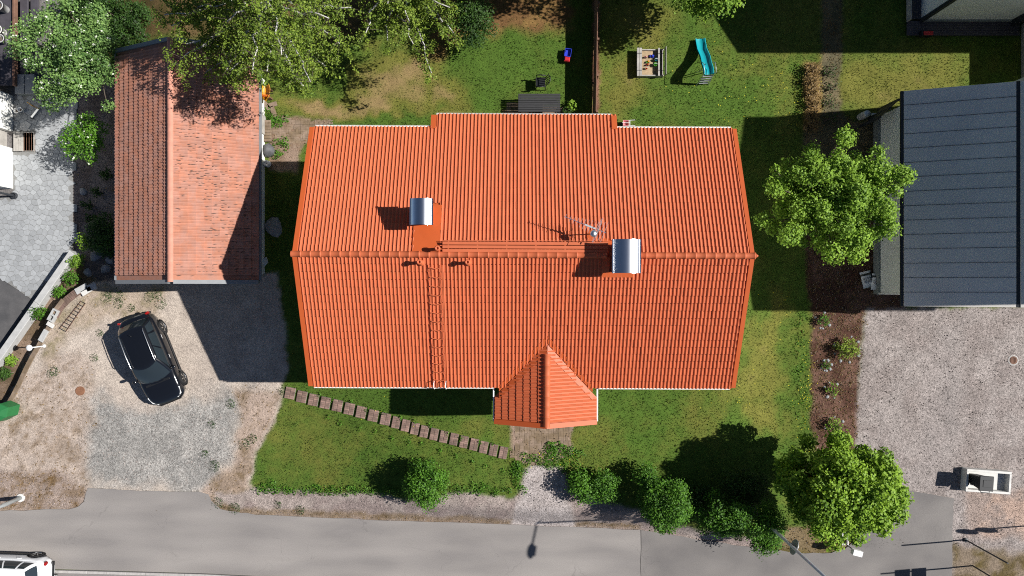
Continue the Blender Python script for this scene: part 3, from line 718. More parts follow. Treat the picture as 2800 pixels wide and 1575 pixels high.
# verge (barge) boards
for x, s_ in ((X0 + .09, -1), (X1 - .09, 1)):
    for ya, yb in ((YB - .02, YR), (YR, YT + .02)):
        mb = MB(); zz_ = lambda y: zroof(y) + .07
        vs_ = [(x + dx, y, zz_(y) - q) for q in (0, .20) for dx, y in ((-.085, ya), (.085, ya), (.085, yb), (-.085, yb))]
        mb.add(vs_, [(0, 1, 2, 3), (7, 6, 5, 4), (0, 4, 5, 1), (1, 5, 6, 2), (2, 6, 7, 3), (3, 7, 4, 0)]); mb.build('verge_board', 'flash_orange', roof)
for x in (BX0 + .06, BX1 - .06):
    mb = MB(); ya, yb = YT - .02, YBUMP + .02
    vs_ = [(x + dx, y, zroof(y) + .09 - q) for q in (0, .2) for dx, y in ((-.11, ya), (.11, ya), (.11, yb), (-.11, yb))]
    mb.add(vs_, [(0, 1, 2, 3), (7, 6, 5, 4), (0, 4, 5, 1), (1, 5, 6, 2), (2, 6, 7, 3), (3, 7, 4, 0)]); mb.build('verge_board', 'flash_orange', roof)
def gutter(xa, xb, y, z):
    mb = MB(); pr = [(-.04, .03), (-.04, -.03), (-.02, -.06), (.02, -.06), (.04, -.03), (.04, .03), (.034, .03), (.03, -.03), (-.03, -.03), (-.034, .03)]
    n = len(pr); mb.add([(x, y + a, z + b) for x in (xa, xb) for a, b in pr], [(i, (i + 1) % n, n + (i + 1) % n, n + i) for i in range(n)]); mb.build('gutter', 'white_paint', house)
gutter(X0 + .2, PXL - .02, YB - .066, ZE - .045); gutter(PXR + .04, X1 - .2, YB - .066, ZE - .045)
gutter(X0 + .2, BX0 - .02, YT + .08, ZE - .045); gutter(BX1 + .02, X1 - .2, YT + .08, ZE - .045); gutter(BX0 + .15, BX1 - .15, YBUMP + .085, zroof(YBUMP) - .06)
# porch body
pr_ = MB()
for s_ in (-1, 1):
    xe = PXL if s_ < 0 else PXR
    pts = [(PXC, PYE), (xe, PYE), (xe, yvalley(xe) - .02), (PXC, yvalley(PXC) - .02)]
    vs_ = [(x, y, zporch(x) - q) for q in (.02, .09) for x, y in pts]
    pr_.add(vs_, [(0, 1, 2, 3), (7, 6, 5, 4), (0, 4, 5, 1), (1, 5, 6, 2), (2, 6, 7, 3), (3, 7, 4, 0)])
pr_ = pr_.build('porch_roof', 'flash_orange', house)
ridge_tiles((PXC, PYE - .02, PZR + .02), (PXC, yvalley(PXC) - .42, PZR + .02), pr_, 'tile_orange', .40, .12)
for s_ in (-1, 1):
    xe = PXL if s_ < 0 else PXR
    mb = MB(); vs_ = [(x, y, zporch(x) + .07 - q) for q in (0, .22) for x, y in ((PXC, PYE - .10), (xe, PYE - .10), (xe, PYE + .10), (PXC, PYE + .10))]
    mb.add(vs_, [(0, 1, 2, 3), (7, 6, 5, 4), (0, 4, 5, 1), (1, 5, 6, 2), (2, 6, 7, 3), (3, 7, 4, 0)]); mb.build('verge_board', 'flash_orange', pr_)
    # valley flashing: one strip on the porch side, one on the main roof side
    xa = PXC + s_ * .02; xb = PXC + s_ * 1.92; 
    for off, wd_, f in ((-.02, -.24, lambda x, y: zporch(x) + .055), (.02, .20, lambda x, y: zroof(y) + .05)):
        q = [(xa, yvalley(xa) + off), (xb, yvalley(xb) + off), (xb, yvalley(xb) + off + wd_ * 1.2), (xa, yvalley(xa) + off + wd_ * 1.5)]
        MB().prism(q, lambda x, y: f(x, y) - .012, f).build('valley_flashing', 'flash_orange', pr_)
for x in (PXL - .02, PXR + .02):
    MB().box((x, (PYE + YB) / 2 - .04, PZE - .07), (.06, YB - PYE - .1, .07)).build('gutter', 'white_paint', pr_)
pb = MB().box((PXC, (PYE + .5 + wy0) / 2, 2.85), (3.3, wy0 - PYE - .5, 4.2))
pb.add([(PXC - 1.65, PYE + .5, 4.9), (PXC + 1.65, PYE + .5, 4.9), (PXC, PYE + .5, 6.1)], [(0, 1, 2)])
pb.build('porch_wall', 'white_wall', house)
dr_ = MB().box((PXC, PYE + .47, 2.1), (1.0, .08, 2.1), ch=.01).build('door', 'wood_brown', house)
MB().box((PXC + .38, PYE + .41, 2.1), (.12, .05, .03)).build('handle', 'alu', dr_)
# chimneys ---------------------------------------------------------
def chimney(x0, x1, y0, y1, zt, label):
    cx, cy = (x0 + x1) / 2, (y0 + y1) / 2; w, d = x1 - x0, y1 - y0; zb = min(zroof(y0), zroof(y1)) - .1
    c = MB().box((cx, cy, (zb + zt - .2) / 2), (w - .2, d - .24, zt - .2 - zb)).build('chimney', 'flash_orange', roof)
    c['label'] = label
    n = 15; rows_ = []
    for y in (y0, y1):
        rows_.append([Vector((x0 + w * j / (n - 1), y, zt - .17 + .17 * (1 - (2 * j / (n - 1) - 1) ** 2))) for j in range(n)])
    cap = MB().grid(rows_); cap.grid([[q - Vector((0, 0, .02)) for q in r_] for r_ in rows_])
    cap.build('metal_cowl', 'steel', c, True)
    lip = MB()
    for sx_, xx in ((-1, x0), (1, x1)): lip.box((xx + sx_ * .012, cy, zt - .17), (.05, d + .01, .035)); lip.box((xx - sx_ * .05, cy, zt - .145), (.018, d, .03))
    lip.build('cowl_flange', 'steel', c)
    for dx in (-w / 2 + .14, w / 2 - .14):
        for dy in (-d / 2 + .15, d / 2 - .15): MB().box((cx + dx, cy + dy, zt - .16), (.03, .03, .14)).build('cowl_leg', 'galv', c)
    return c
c1 = chimney(-3.74, -2.95, 2.31, 3.28, 8.33, 'chimney with curved steel cowl behind the ridge')
c2 = chimney(3.68, 4.66, .56, 1.79, 8.62, 'larger chimney with curved steel cowl astride the ridge')
zf_ = lambda x, y: zroof(y) + .075
MB().prism([(-3.78, YR + .08), (-2.72, YR + .08), (-2.72, 3.22), (-3.78, 3.22)], lambda x, y: zf_(x, y) - .05, zf_).build('flashing', 'flash_orange', c1)
for q in ([(3.42, .42), (4.62, .42), (4.62, .62), (3.42, .62)], [(3.42, .62), (3.70, .62), (3.70, 1.2), (3.42, 1.2)], [(3.38, 1.62), (3.70, 1.62), (3.70, 1.9), (3.38, 1.9)]):
    MB().prism(q, lambda x, y: zf_(x, y) - .06, zf_).build('flashing', 'flash_orange', c2)
# roof walkway
NB = Vector((0, T_, 1)).normalized(); NF = Vector((0, -T_, 1)).normalized(); PB = Vector((0, YR, ZR))
wk = None
for i, y in enumerate((1.40, 1.54, 1.68)):
    mb = MB().box(((-2.62 + 3.62) / 2, y, ZR + .10), (6.24, .115, .03), ch=.006)
    if wk is None: wk = mb.build('roof_walkway', 'tile_orange', roof)
    else: mb.build('walkway_slat', 'tile_orange', wk)
MB().box((.5, 1.78, ZR + .06), (6.24, .02, .10)).build('walkway_edge', 'tile_orange', wk)
for x in (-2.4, -1.3, -.2, .9, 2.0, 3.1): MB().box((x, 1.56, ZR + .045), (.05, .42, .07)).build('walkway_bracket', 'tile_orange', wk)
# vents
def vent(u, v, plane, h, lab):
    p = onplane(u, v, PB, plane); x, y, z = p
    o = MB().lathe((x, y, z + .0), [(.14, -.02), (.13, .06), (.085, .12), (.065, .14), (.062, h - .14), (.062, h - .14)], 14).build('vent_pipe', 'tile_orange', roof, True); o['label'] = lab
    MB().lathe((x, y, z + h - .14), [(.064, 0), (.10, .01), (.105, .10), (.085, .14), (.05, .14), (.04, .08)], 14).build('vent_cap', 'tile_orange', o, True)
vent(1152, 719, NF, .62, 'orange vent pipe nearest the left chimney'); vent(1281, 719, NF, .62, 'orange vent pipe right of the roof ladder'); vent(1200, 682, NB, .60, 'thin orange vent pipe at the walkway end')
# ladder
la = None; pa0, pa1 = onplane(1176, 722, PB, NF), onplane(1190, 1050, PB, NF); pb0, pb1 = onplane(1210, 722, PB, NF), onplane(1222, 1050, PB, NF)
lift = NF * .13
mb = MB()
for a_, b_ in ((pa0, pa1), (pb0, pb1)): mb.tube([a_ + lift, b_ + lift], .016, 6)
la = mb.build('roof_ladder', 'tile_orange', roof); nr = 14
for i in range(nr):
    t_ = (i + .3) / nr; q0 = pa0.lerp(pa1, t_) + lift; q1 = pb0.lerp(pb1, t_) + lift; md = (q0 + q1) / 2 + Vector((0, -.05, -.015))
    MB().tube([q0, q0.lerp(md, .6), md, q1.lerp(md, .6), q1], .017, 6).build('rung', 'tile_orange', la)
for q in (pa1, pb1):
    b_ = q + lift
    MB().tube([b_ + Vector((0, .18, .10)), b_ + Vector((0, .12, .24)), b_ + Vector((0, -.06, .22)), b_ + Vector((0, -.14, .04)), b_ + Vector((0, -.14, -1.2))], .02, 7).build('ladder_hook', 'white_paint', la)
# TV aerial
ap = Vector((3.02, 2.05, zroof(2.05)))
an = thing('tv_aerial', 'metal TV aerial with many thin rods beside the right chimney', 'aerial', ap)
zt = 8.22; top = Vector((3.0, 2.10, zt))
MB().tube([ap + Vector((0, 0, -.1)), top + Vector((0, 0, .04))], .022, 8).build('mast', 'galv', an, True)
MB().prism([(2.86, 1.72), (3.10, 1.72), (3.10, 2.2), (2.86, 2.2)], lambda x, y: zroof(y) + .02, lambda x, y: zroof(y) + .085).build('mast_foot', 'flash_orange', an)
b0 = P(1543, 592, zt); b1 = P(1657, 637, zt); bd = (b1 - b0); e = Vector((-bd.y, bd.x, 0)).normalized()
MB().tube([b0, b1], .014, 6).build('boom', 'alu', an)
for i in range(13):
    t_ = .03 + .93 * (i / 12) ** .85; l = .10 + .30 * t_ ** 1.5; q = b0.lerp(b1, t_); MB().tube([q - e * l + Vector((0, 0, .02)), q + e * l + Vector((0, 0, .02))], .009, 5).build('rod', 'alu', an)
for s_ in (-1, 1):
    MB().tube([b1.lerp(b0, .2) - e * .5 + Vector((0, 0, s_ * .22)), b1.lerp(b0, .2) + e * .45 + Vector((0, 0, s_ * .22))], .011, 5).build('reflector_rod', 'alu', an)
MB().lathe(top + Vector((.0, -.1, -.02)), [(.02, -.08), (.13, -.04), (.135, .03), (.08, .07), (.02, .08)], 12).build('amplifier_box', 'alu', an, True)
MB().box(b0.lerp(b1, .62), (.42, .06, .06), math.atan2(bd.y, bd.x)).build('clamp', 'galv', an)

# ------------------------------------------------------------------ LEFT GARAGE
GE, GR = 2.9, 4.4; gxL, gxR = -17.63, -11.29; gxC = -14.46; gyB, gyT = .30, 10.55; gt = (GR - GE) / (gxC - gxL)
def zgar(x): return GR - gt * abs(x - gxC)
gar = thing('garage', 'long garage with weathered brick red tiles beside the dirt drive', 'garage', (gxC, 5.4, 0))
mb = MB(); a_, b_, c_, d_ = gxL + .45, gxR - .78, gyB + .4, gyT - .4
for x in (a_, b_): mb.quad((x, c_, -1.2), (x, d_, -1.2), (x, d_, zgar(x) - .1), (x, c_, zgar(x) - .1))
for y in (c_, d_): mb.add([(a_, y, -1.2), (b_, y, -1.2), (b_, y, zgar(b_) - .1), (gxC, y, GR - .1), (a_, y, zgar(a_) - .1)], [(0, 1, 2, 3, 4)])
mb.build('wall', 'white_wall', gar)
mb = MB()
for xe in (gxL, gxR):
    vs_ = [(x, y, zgar(x) - q) for q in (.03, .12) for x, y in ((xe, gyB), (gxC, gyB), (gxC, gyT), (xe, gyT))]
    mb.add(vs_, [(0, 1, 2, 3), (7, 6, 5, 4), (0, 4, 5, 1), (1, 5, 6, 2), (2, 6, 7, 3), (3, 7, 4, 0)])
groof = mb.build('roof', 'tile_old', gar)
ng = int((gyT - gyB - .24) / TW); oy = (gyT + gyB) / 2 - ng * TW / 2
gt_ = tile_slope((gxC - .02, oy, zgar(gxC - .02)), (0, 1, 0), (-1, 0, -gt), ng, 11) + tile_slope((gxC + .02, oy + ng * TW, zgar(gxC + .02)), (0, -1, 0), (1, 0, -gt), ng, 11)
gt_ = [q for q in gt_ if gxL - .08 < q[2][0] < gxR + .08]
place_tiles(gt_, groof, 'tile_old', 300, TVOLD)
ridge_tiles((gxC, gyB - .02, GR + .02), (gxC, gyT + .02, GR + .02), groof, 'ridge_old', .40, .115, .006)
for xe in (gxL, gxR):
    for y in (gyB - .02, gyT + .02):
        mb = MB(); vs_ = [(x, y + dy, zgar(x) + .07 - q) for q in (0, .22) for x, dy in ((xe, -.10), (gxC - (.12 if xe < gxC else -.12), -.10), (gxC - (.12 if xe < gxC else -.12), .07), (xe, .07))]
        mb.add(vs_, [(0, 1, 2, 3), (7, 6, 5, 4), (0, 4, 5, 1), (1, 5, 6, 2), (2, 6, 7, 3), (3, 7, 4, 0)]); mb.build('verge_board', 'gable_grey', groof)
MB().box((gxR + .06, (gyB + gyT) / 2, GE - .07), (.10, gyT - gyB - .1, .08)).build('gutter', 'gable_grey', gar)
MB().box((gxL - .06, (gyB + gyT) / 2, GE - .07), (.10, gyT - gyB - .1, .08)).build('gutter', 'gable_grey', gar)
gd = MB().box((b_ + .03, 7.9, 1.0), (.06, .9, 2.0), ch=.01).build('door', 'wood_grey', gar); MB().box((b_ + .09, 7.6, 1.0), (.06, .1, .03)).build('handle', 'alu', gd)
window(gar, (b_ + .01, 6.4, 1.3), (1, 0, 0), .55, .6)
MB().box((gxC, c_ - .03, 1.05), (4.6, .06, 2.1), ch=.02).build('garage_door', 'white_paint', gar)
# black lichen specks on the weathered tiles
n = 1500; x = rng.uniform(gxC + .2, gxR - .1, n); y = np.where(rng.random(n) < .5, oy + TW * .5 * (rng.integers(0, ng * 2, n) + .08), rng.uniform(gyB + .2, gyT - .2, n)); x = np.where(rng.random(n) < .75, x, gxC - rng.uniform(.3, 3.0, n))
keepn = fbm(x * 1.1, y * .6, 3) > .47; x = x[keepn]; y = y[keepn]; n = len(x); z = GR - gt * np.abs(x - gxC) + .062 + .02 * rng.random(n)
N = np.stack([np.sign(x - gxC) * gt, np.zeros(n), np.ones(n)], 1); s_ = rng.uniform(.03, .07, n)
leafmat('lichen_dark', (.05, .028, .02), (.11, .06, .045), trans=.0)
V = np.stack([np.stack([x - s_ * 1.2, y, z - 0], 1), np.stack([x, y - s_ * .25, z], 1), np.stack([x + s_ * 1.3, y, z], 1), np.stack([x, y + s_ * .25, z], 1)], 1)
V[:, 0, 2] += np.sign(x - gxC) * gt * s_ * 1.2; V[:, 2, 2] -= np.sign(x - gxC) * gt * s_ * 1.3
rawmesh('lichen', V, n, 4, 'lichen_dark', groof, rng.random(n), 'stuff')

# ------------------------------------------------------------------ RIGHT GARAGE (grey seamed roof)
rx0, rx1, ry0, ry1 = 17.18, 22.05, -.81, 8.64; rz0 = 3.4; rt = (4.8 - 3.4) / (21.1 - 17.18)
def zrg(x): return rz0 + rt * (x - rx0)
rg = thing('side_building', 'low building with blue grey seamed metal roof at the right edge', 'building', (19.6, 4, .3))
wxl = rx0 + .42
mb = MB(); mb.quad((wxl, ry0 + .5, .3), (wxl, ry1 - .4, .3), (wxl, ry1 - .4, zrg(wxl) - .1), (wxl, ry0 + .5, zrg(wxl) - .1))
for y in (ry0 + .5, ry1 - .4): mb.quad((wxl, y, -.2), (rx1, y, -.2), (rx1, y, zrg(rx1) - .1), (wxl, y, zrg(wxl) - .1))
mb.build('wall', 'pale_wall', rg)
MB().box((wxl - .05, (ry0 + ry1) / 2 + .05, .35), (.16, ry1 - ry0 - .92, .75), ch=.02).build('plinth', 'plinth', rg)
np_ = 15; wp = (ry1 - ry0) / np_; base_roof = None
for i in range(np_):
    ya = ry0 + i * wp
    mb = MB(); vs_ = [(x, y, zrg(x) - q) for q in (0, .05) for x, y in ((rx0, ya + .006), (rx1 - .98, ya + .006), (rx1 - .98, ya + wp - .006), (rx0, ya + wp - .006))]
    mb.add(vs_, [(0, 1, 2, 3), (7, 6, 5, 4), (0, 4, 5, 1), (1, 5, 6, 2), (2, 6, 7, 3), (3, 7, 4, 0)])
    if base_roof is None: base_roof = mb.build('roof', 'roof_slate', rg)
    else: mb.build('roof_panel', 'roof_slate', base_roof)
    if i: 
        mb = MB(); vs_ = [(x, ya + dy, zrg(x) + q) for q in (-.045, .022) for x, dy in ((rx0, -.005), (rx1 - .98, -.005), (rx1 - .98, .005), (rx0, .005))]
        mb.add(vs_, [(3, 2, 1, 0), (4, 5, 6, 7), (0, 1, 5, 4), (1, 2, 6, 5), (2, 3, 7, 6), (3, 0, 4, 7)]); mb.build('roof_seam', 'seam_dark', base_roof)
MB().prism([(rx0 + .05, ry0 + .05), (rx1, ry0 + .05), (rx1, ry1 - .05), (rx0 + .05, ry1 - .05)], lambda x, y: zrg(x) - .16, lambda x, y: zrg(x) - .055).build('roof_deck', 'seam_dark', rg)
MB().prism([(rx1 - .97, ry0), (rx1 - .86, ry0), (rx1 - .86, ry1), (rx1 - .97, ry1)], lambda x, y: zrg(x) - .05, lambda x, y: zrg(x) + .01).build('ridge_flashing', 'seam_dark', rg)
MB().prism([(rx1 - .85, ry0), (rx1, ry0), (rx1, ry1), (rx1 - .85, ry1)], lambda x, y: zrg(x) - .05, lambda x, y: zrg(x) + .03).build('upper_roof', 'roof_slate', rg)
MB().box((rx0 - .06, (ry0 + ry1) / 2, rz0 - .08), (.11, ry1 - ry0, .10)).build('gutter', 'seam_dark', rg)
MB().tube([(rx0 - .06, ry0 + .3, rz0 - .1), (wxl - .08, ry0 + .55, rz0 - .5), (wxl - .08, ry0 + .55, .4)], .04, 8).build('downpipe', 'white_paint', rg)
# unseen tall house, added and shaped to cast the wide shadow left of it
th_ = thing('shadow_house', 'unseen tall house added beyond the right edge to cast its shadow', 'house', (26.5, 4, .3))
mb = MB().box((26.6, 4.5, 5.0), (9.0, 9.2, 10.0)); mb.add([(22.1, -.1, 10.0), (22.1, 9.1, 10.0), (22.1, 4.5, 10.6)], [(0, 1, 2)]); mb.build('wall', 'white_wall', th_)
for s_ in (-1, 1):
    ye = 4.5 + s_ * 4.7; vs_ = [(x, y, z + q) for q in (0, .12) for x, y, z in ((22.05, ye, 9.95), (31.2, ye, 9.95), (31.2, 4.5, 10.6), (22.05, 4.5, 10.6))]
    MB().add(vs_, [(0, 1, 2, 3), (7, 6, 5, 4), (0, 4, 5, 1), (1, 5, 6, 2), (2, 6, 7, 3), (3, 7, 4, 0)]).build('roof', 'roof_slate', th_)
for z in (2.6, 6.6):
    for x in (24, 26.6, 29.2): window(th_, (x, -.12, z), (0, -1, 0), 1.2, 1.3)

# ------------------------------------------------------------------ UPPER RIGHT HOUSE
ne = thing('white_house', 'white house with dark corner trim and deck in the upper right corner', 'house', (24.8, 17.5, .3))
nx0, ny0 = 19.72, 12.89
mb = MB(); x1_, y1_ = 31.5, 22.5; yc = (ny0 + y1_) / 2; ez = 7.9
mb.quad((nx0, ny0, 0), (x1_, ny0, 0), (x1_, ny0, ez), (nx0, ny0, ez)); mb.quad((nx0, y1_, 0), (x1_, y1_, 0), (x1_, y1_, ez), (nx0, y1_, ez))
for x in (nx0, x1_): mb.add([(x, ny0, 0), (x, y1_, 0), (x, y1_, ez), (x, yc, ez + 2.6), (x, ny0, ez)], [(0, 1, 2, 3, 4)])
mb.build('wall', 'pale_wall', ne)
for s_ in (-1, 1):
    ye = yc + s_ * (yc - ny0 + .85); zz_ = ez - .45
    vs_ = [(x, y, z + q) for q in (0, .14) for x, y, z in ((nx0 - .75, ye, zz_), (x1_ + .7, ye, zz_), (x1_ + .7, yc, ez + 2.65), (nx0 - .75, yc, ez + 2.65))]
    MB().add(vs_, [(0, 1, 2, 3), (7, 6, 5, 4), (0, 4, 5, 1), (1, 5, 6, 2), (2, 6, 7, 3), (3, 7, 4, 0)]).build('roof', 'seam_dark', ne)
MB().box((nx0 - .02, ny0 - .02, 3.7), (.16, .16, 7.4)).build('corner_trim', 'seam_dark', ne)
MB().box((24.15, ny0 - .14, 3.7), (.26, .26, 7.4)).build('post', 'seam_dark', ne)
MB().box((21.9, ny0 - .02, .42), (4.2, .10, .28)).build('plinth', 'plinth', ne)
window(ne, (nx0 - .01, 16.5, 2.6), (-1, 0, 0), 1.2, 1.3); window(ne, (21.8, ny0 - .01, 5.6), (0, -1, 0), 1.2, 1.3)
dk = None; dx0, dx1, dy0 = 19.0, 24.45, 12.16
dk = thing('timber_deck', 'dark stained timber deck along the upper right white house', 'deck', (21.5, 12.5, .3))
for i in range(6): MB().box(((nx0 + dx1) / 2 - .35, dy0 + .06 + i * .118, .42), (dx1 - nx0 + .7, .108, .04)).build('plank', 'wood_deck', dk)
for i in range(6): MB().box((dx0 + .06 + i * .118 - .0, 13.05 + 3.0, .421), (.108, 6.2, .04)).build('plank', 'wood_deck', dk)
MB().box((dx0 + .02, 16.0, .62), (.05, 6.4, .36)).build('side_rail', 'wood_grey', dk)
tb = P(2533, 92, .6); o = thing('toolbox', 'dark red box standing on the shaded timber deck', 'box', (tb.x, tb.y, .44))
MB().box((tb.x, tb.y, .58), (.55, .26, .26), ch=.02).build('case', 'plastic_black', o); MB().box((tb.x + .03, tb.y - .02, .73), (.44, .18, .05), ch=.015).build('lid', 'plastic_red', o)
# boarded shed at the right edge, above the grey roof
sh = thing('garden_shed', 'grey boarded shed wall between white house and grey roof', 'shed', (25.3, 11.4, .3))
for i in range(10): MB().box((24.62, 11.42, .42 + i * .205), (.04, 2.62, .195)).build('board', 'wood_grey', sh)
MB().box((25.3, 11.42, 1.3), (1.3, 2.56, 2.2)).build('body', 'wood_brown', sh)
MB().box((25.3, 11.42, 2.46), (1.5, 2.75, .06)).build('roof', 'seam_dark', sh); MB().box((25.2, 10.07, 2.44), (1.3, .06, .14)).build('fascia', 'white_paint', sh)

# ------------------------------------------------------------------ LEFT NEIGHBOUR (white wall at the left edge) and its yard
YZ = -1.0
ln = thing('rendered_house', 'sunlit white rendered house wall at the left edge', 'house', (-29, 7.5, YZ))
lx = P(36, 400, YZ).x; ly0 = P(36, 516, YZ).y; ly1 = P(36, 262, YZ).y; da, db = P(36, 406, YZ).y, P(36, 360, YZ).y
mb = MB()
for ya, yb, xx in ((ly0, da, lx), (db, ly1, lx)):
    mb.quad((xx, ya, YZ), (xx, yb, YZ), (xx, yb, 4.2), (xx, ya, 4.2))
mb.quad((lx, da, 1.5), (lx, db, 1.5), (lx, db, 4.2), (lx, da, 4.2))
for y in (da, db): mb.quad((lx, y, YZ), (lx - .5, y, YZ), (lx - .5, y, 1.5), (lx, y, 1.5))
for y in (ly0, ly1): mb.quad((lx, y, YZ), (-33, y, YZ), (-33, y, 4.2), (lx, y, 4.2))
mb.build('wall', 'white_wall', ln)
d0 = MB().box((lx - .35, (da + db) / 2, .2), (.08, db - da - .02, 2.4)).build('door', 'wood_grey', ln); MB().box((lx - .28, da + .12, .1), (.05, .1, .03)).build('handle', 'alu', d0)
MB().box((-29.2, (ly0 + ly1) / 2, 4.3), (7.9, ly1 - ly0 + .2, .25)).build('roof', 'seam_dark', ln)
q0 = P(37, 535, YZ + .1)
MB().tube([(q0.x, q0.y, YZ + .15), (q0.x - .05, q0.y + .05, .6), (lx - .3, ly0 - .06, .9), (lx - .35, ly0 - .06, 4.2)], .055, 9).build('downpipe', 'dark_metal', ln)
MB().lathe((q0.x, q0.y, YZ), [(.17, 0), (.17, .12), (.13, .14), (.11, .06), (.05, .05)], 14).build('drain_ring', 'dark_metal', ln)
# wooden landing in front of the door
pl = thing('door_landing', 'grey wooden landing boards before the white wall door', 'landing', P(60, 388, YZ))
a_, b_ = P(36, 413, -.8), P(90, 360, -.8); nb_ = 8; w_ = (b_.x - a_.x) / nb_
for i in range(nb_): MB().box((a_.x + w_ * (i + .5), (a_.y + b_.y) / 2, -.82 + (.0 if i < 4 else -.08)), (w_ - .012, b_.y - a_.y, .04), ch=.005).build('plank', 'wood_grey', pl)
MB().box(((a_.x + b_.x) / 2, (a_.y + b_.y) / 2, -.93), (b_.x - a_.x - .06, b_.y - a_.y - .06, .10)).build('frame', 'wood_brown', pl)
# storage boxes by the house
for i, (u0, u1, v0_, v1_, lab) in enumerate(((40, 66, 203, 256, 'grey lidded storage box nearest the left edge rail'), (68, 93, 203, 257, 'grey lidded storage box nearer the blossom tree'))):
    a_, b_ = P(u0, v1_, -.5), P(u1, v0_, -.5); o = thing('storage_box', lab, 'box', ((a_.x + b_.x) / 2, (a_.y + b_.y) / 2, YZ), group='storage boxes in the paved yard')
    c_ = (a_ + b_) / 2; MB().box((c_.x, c_.y, -.78), (b_.x - a_.x - .04, b_.y - a_.y - .04, .44)).build('body', 'plinth', o); MB().box((c_.x, c_.y, -.53), (b_.x - a_.x, b_.y - a_.y, .06), ch=.02).build('lid', 'gable_grey', o)
# raised terrace with rail and pots, upper left corner
tr = thing('terrace', 'shaded raised terrace with wooden edge in the upper left corner', 'terrace', (-26.6, 13, YZ))
ex = P(37, 100, -.4).x; ty0 = P(37, 232, -.4).y
for i in range(14): MB().box((ex - .14 - i * .235, ty0 + 2.8, -.52), (.225, 5.6, .04)).build('plank', 'wood_deck', tr)
MB().box((ex + .06, ty0 + 2.8, -.42), (.12, 5.7, .22), ch=.01).build('edge_beam', 'wood_brown', tr)
for i in range(2): MB().box((ex + .34 + i * .42, ty0 + 2.2, -.68 - i * .14), (.38, 4.4, .1), ch=.01).build('step', 'wood_deck', tr)
def pot(u, v, r, h, z, m, lab, plant=None, group='pots in the left yard'):
    p = P(u, v, z); o = thing('plant_pot', lab, 'pot', (p.x, p.y, z), group=group)
    MB().lathe((p.x, p.y, z), [(r * .72, 0), (r, h), (r * 1.06, h), (r * 1.06, h + .03), (r * .88, h + .03), (r * .82, h - .05), (.01, h - .06)], 18).build('vessel', m, o, True)
    MB().lathe((p.x, p.y, z + h - .075), [(r * .83, .01), (r * .4, .03), (.01, .03)], 12).build('soil', 'bark', o, True)
pot(17, 27, .24, .55, -.5, 'concrete', 'tall grey cylinder pot topmost on the shaded terrace'); pot(10, 90, .24, .45, -.5, 'concrete_white', 'pale pot second from the top on the shaded terrace'); pot(16, 113, .2, .4, -.5, 'concrete', 'small grey pot lowest on the shaded terrace')
pot(55, 306, .13, .25, YZ, 'concrete_white', 'small pale pot close to the left white wall'); pot(67, 304, .12, .3, YZ, 'plastic_white', 'small white pot beside the left white wall'); pot(180, 263, .16, .28, YZ, 'plastic_black', 'black pot under the blossom tree')
# toy scooter
p = P(101, 310, YZ); o = thing('kick_scooter', 'yellow handled toy scooter standing on the shaded paving', 'scooter', (p.x, p.y, YZ))
MB().box((p.x - .02, p.y - .02, YZ + .12), (.55, .11, .03), .9, ch=.01).build('deck', 'alu', o); MB().tube([p + Vector((.16, .2, .12)), p + Vector((.2, .26, .78))], .02, 8).build('steering_tube', 'plastic_yellow', o)
MB().tube([p + Vector((.06, .36, .78)), p + Vector((.34, .16, .78))], .02, 8).build('handlebar', 'plastic_yellow', o)
for dx, dy in ((-.2, -.26), (.16, .22)): MB().lathe(p + Vector((dx, dy, .07)), [(.07, -.015), (.07, .015), (.01, .016)], 14, Matrix.Rotation(R(90), 3, 'X') @ Matrix.Rotation(.0, 3, 'Y')).build('wheel', 'rubber', o)
p = P(70, 345, YZ); tag(MB().prism([(p.x - .3, p.y - .2), (p.x + .1, p.y - .28), (p.x + .34, p.y + .08), (p.x + .05, p.y + .26), (p.x - .2, p.y + .12)], YZ, YZ + .06, .04).build('stone_slab', 'concrete'), 'pale loose slab lying above the wooden door landing', 'slab')

# crazy paving: irregular stones (Voronoi cells)
def voronoi_stones(poly_w, pitch, z):
    xs = [p[0] for p in poly_w]; ys = [p[1] for p in poly_w]; sites = []; r_ = random.Random(3); j = 0; y = min(ys)
    while y < max(ys):
        x = min(xs) + (pitch / 2 if j % 2 else 0)
        while x < max(xs): sites.append((x + r_.uniform(-.3, .3) * pitch, y + r_.uniform(-.3, .3) * pitch)); x += pitch
        y += pitch * .87; j += 1
    S = np.array(sites); ins = sdist(S[:, 0], S[:, 1], poly_w) < -.02; out = []
    for i in np.where(ins)[0]:
        d = np.hypot(*(S - S[i]).T); nb = np.where((d < pitch * 2.4) & (d > 0))[0]; c = S[i]
        pg = [c + np.array(q) * pitch for q in ((-1.2, -1.2), (1.2, -1.2), (1.2, 1.2), (-1.2, 1.2))]
        for k in nb:
            n_ = S[k] - c; L = np.linalg.norm(n_); n_ = n_ / L; lim = L / 2 - .006; new = []
            for a in range(len(pg)):
                p_, q_ = pg[a] - c, pg[(a + 1) % len(pg)] - c; dp, dq = p_ @ n_ - lim, q_ @ n_ - lim
                if dp <= 0: new.append(p_ + c)
                if dp * dq < 0: new.append(p_ + (q_ - p_) * dp / (dp - dq) + c)
            pg = new
            if len(pg) < 3: break
        if len(pg) >= 3: out.append(pg)
    return out
yard = [P(u, v, YZ) for u, v in ((38, 262), (196, 268), (197, 640), (197, 688), (86, 815), (-10, 748), (-10, 548), (36, 548), (36, 420), (92, 420), (92, 355), (38, 355))]
stones = voronoi_stones([(p.x, p.y) for p in yard], .29, YZ)
pav = bpy.data.objects.new('stone_paving', None); COL.objects.link(pav); pav['kind'] = 'structure'; OFF[pav.name] = Vector((0, 0, 0))
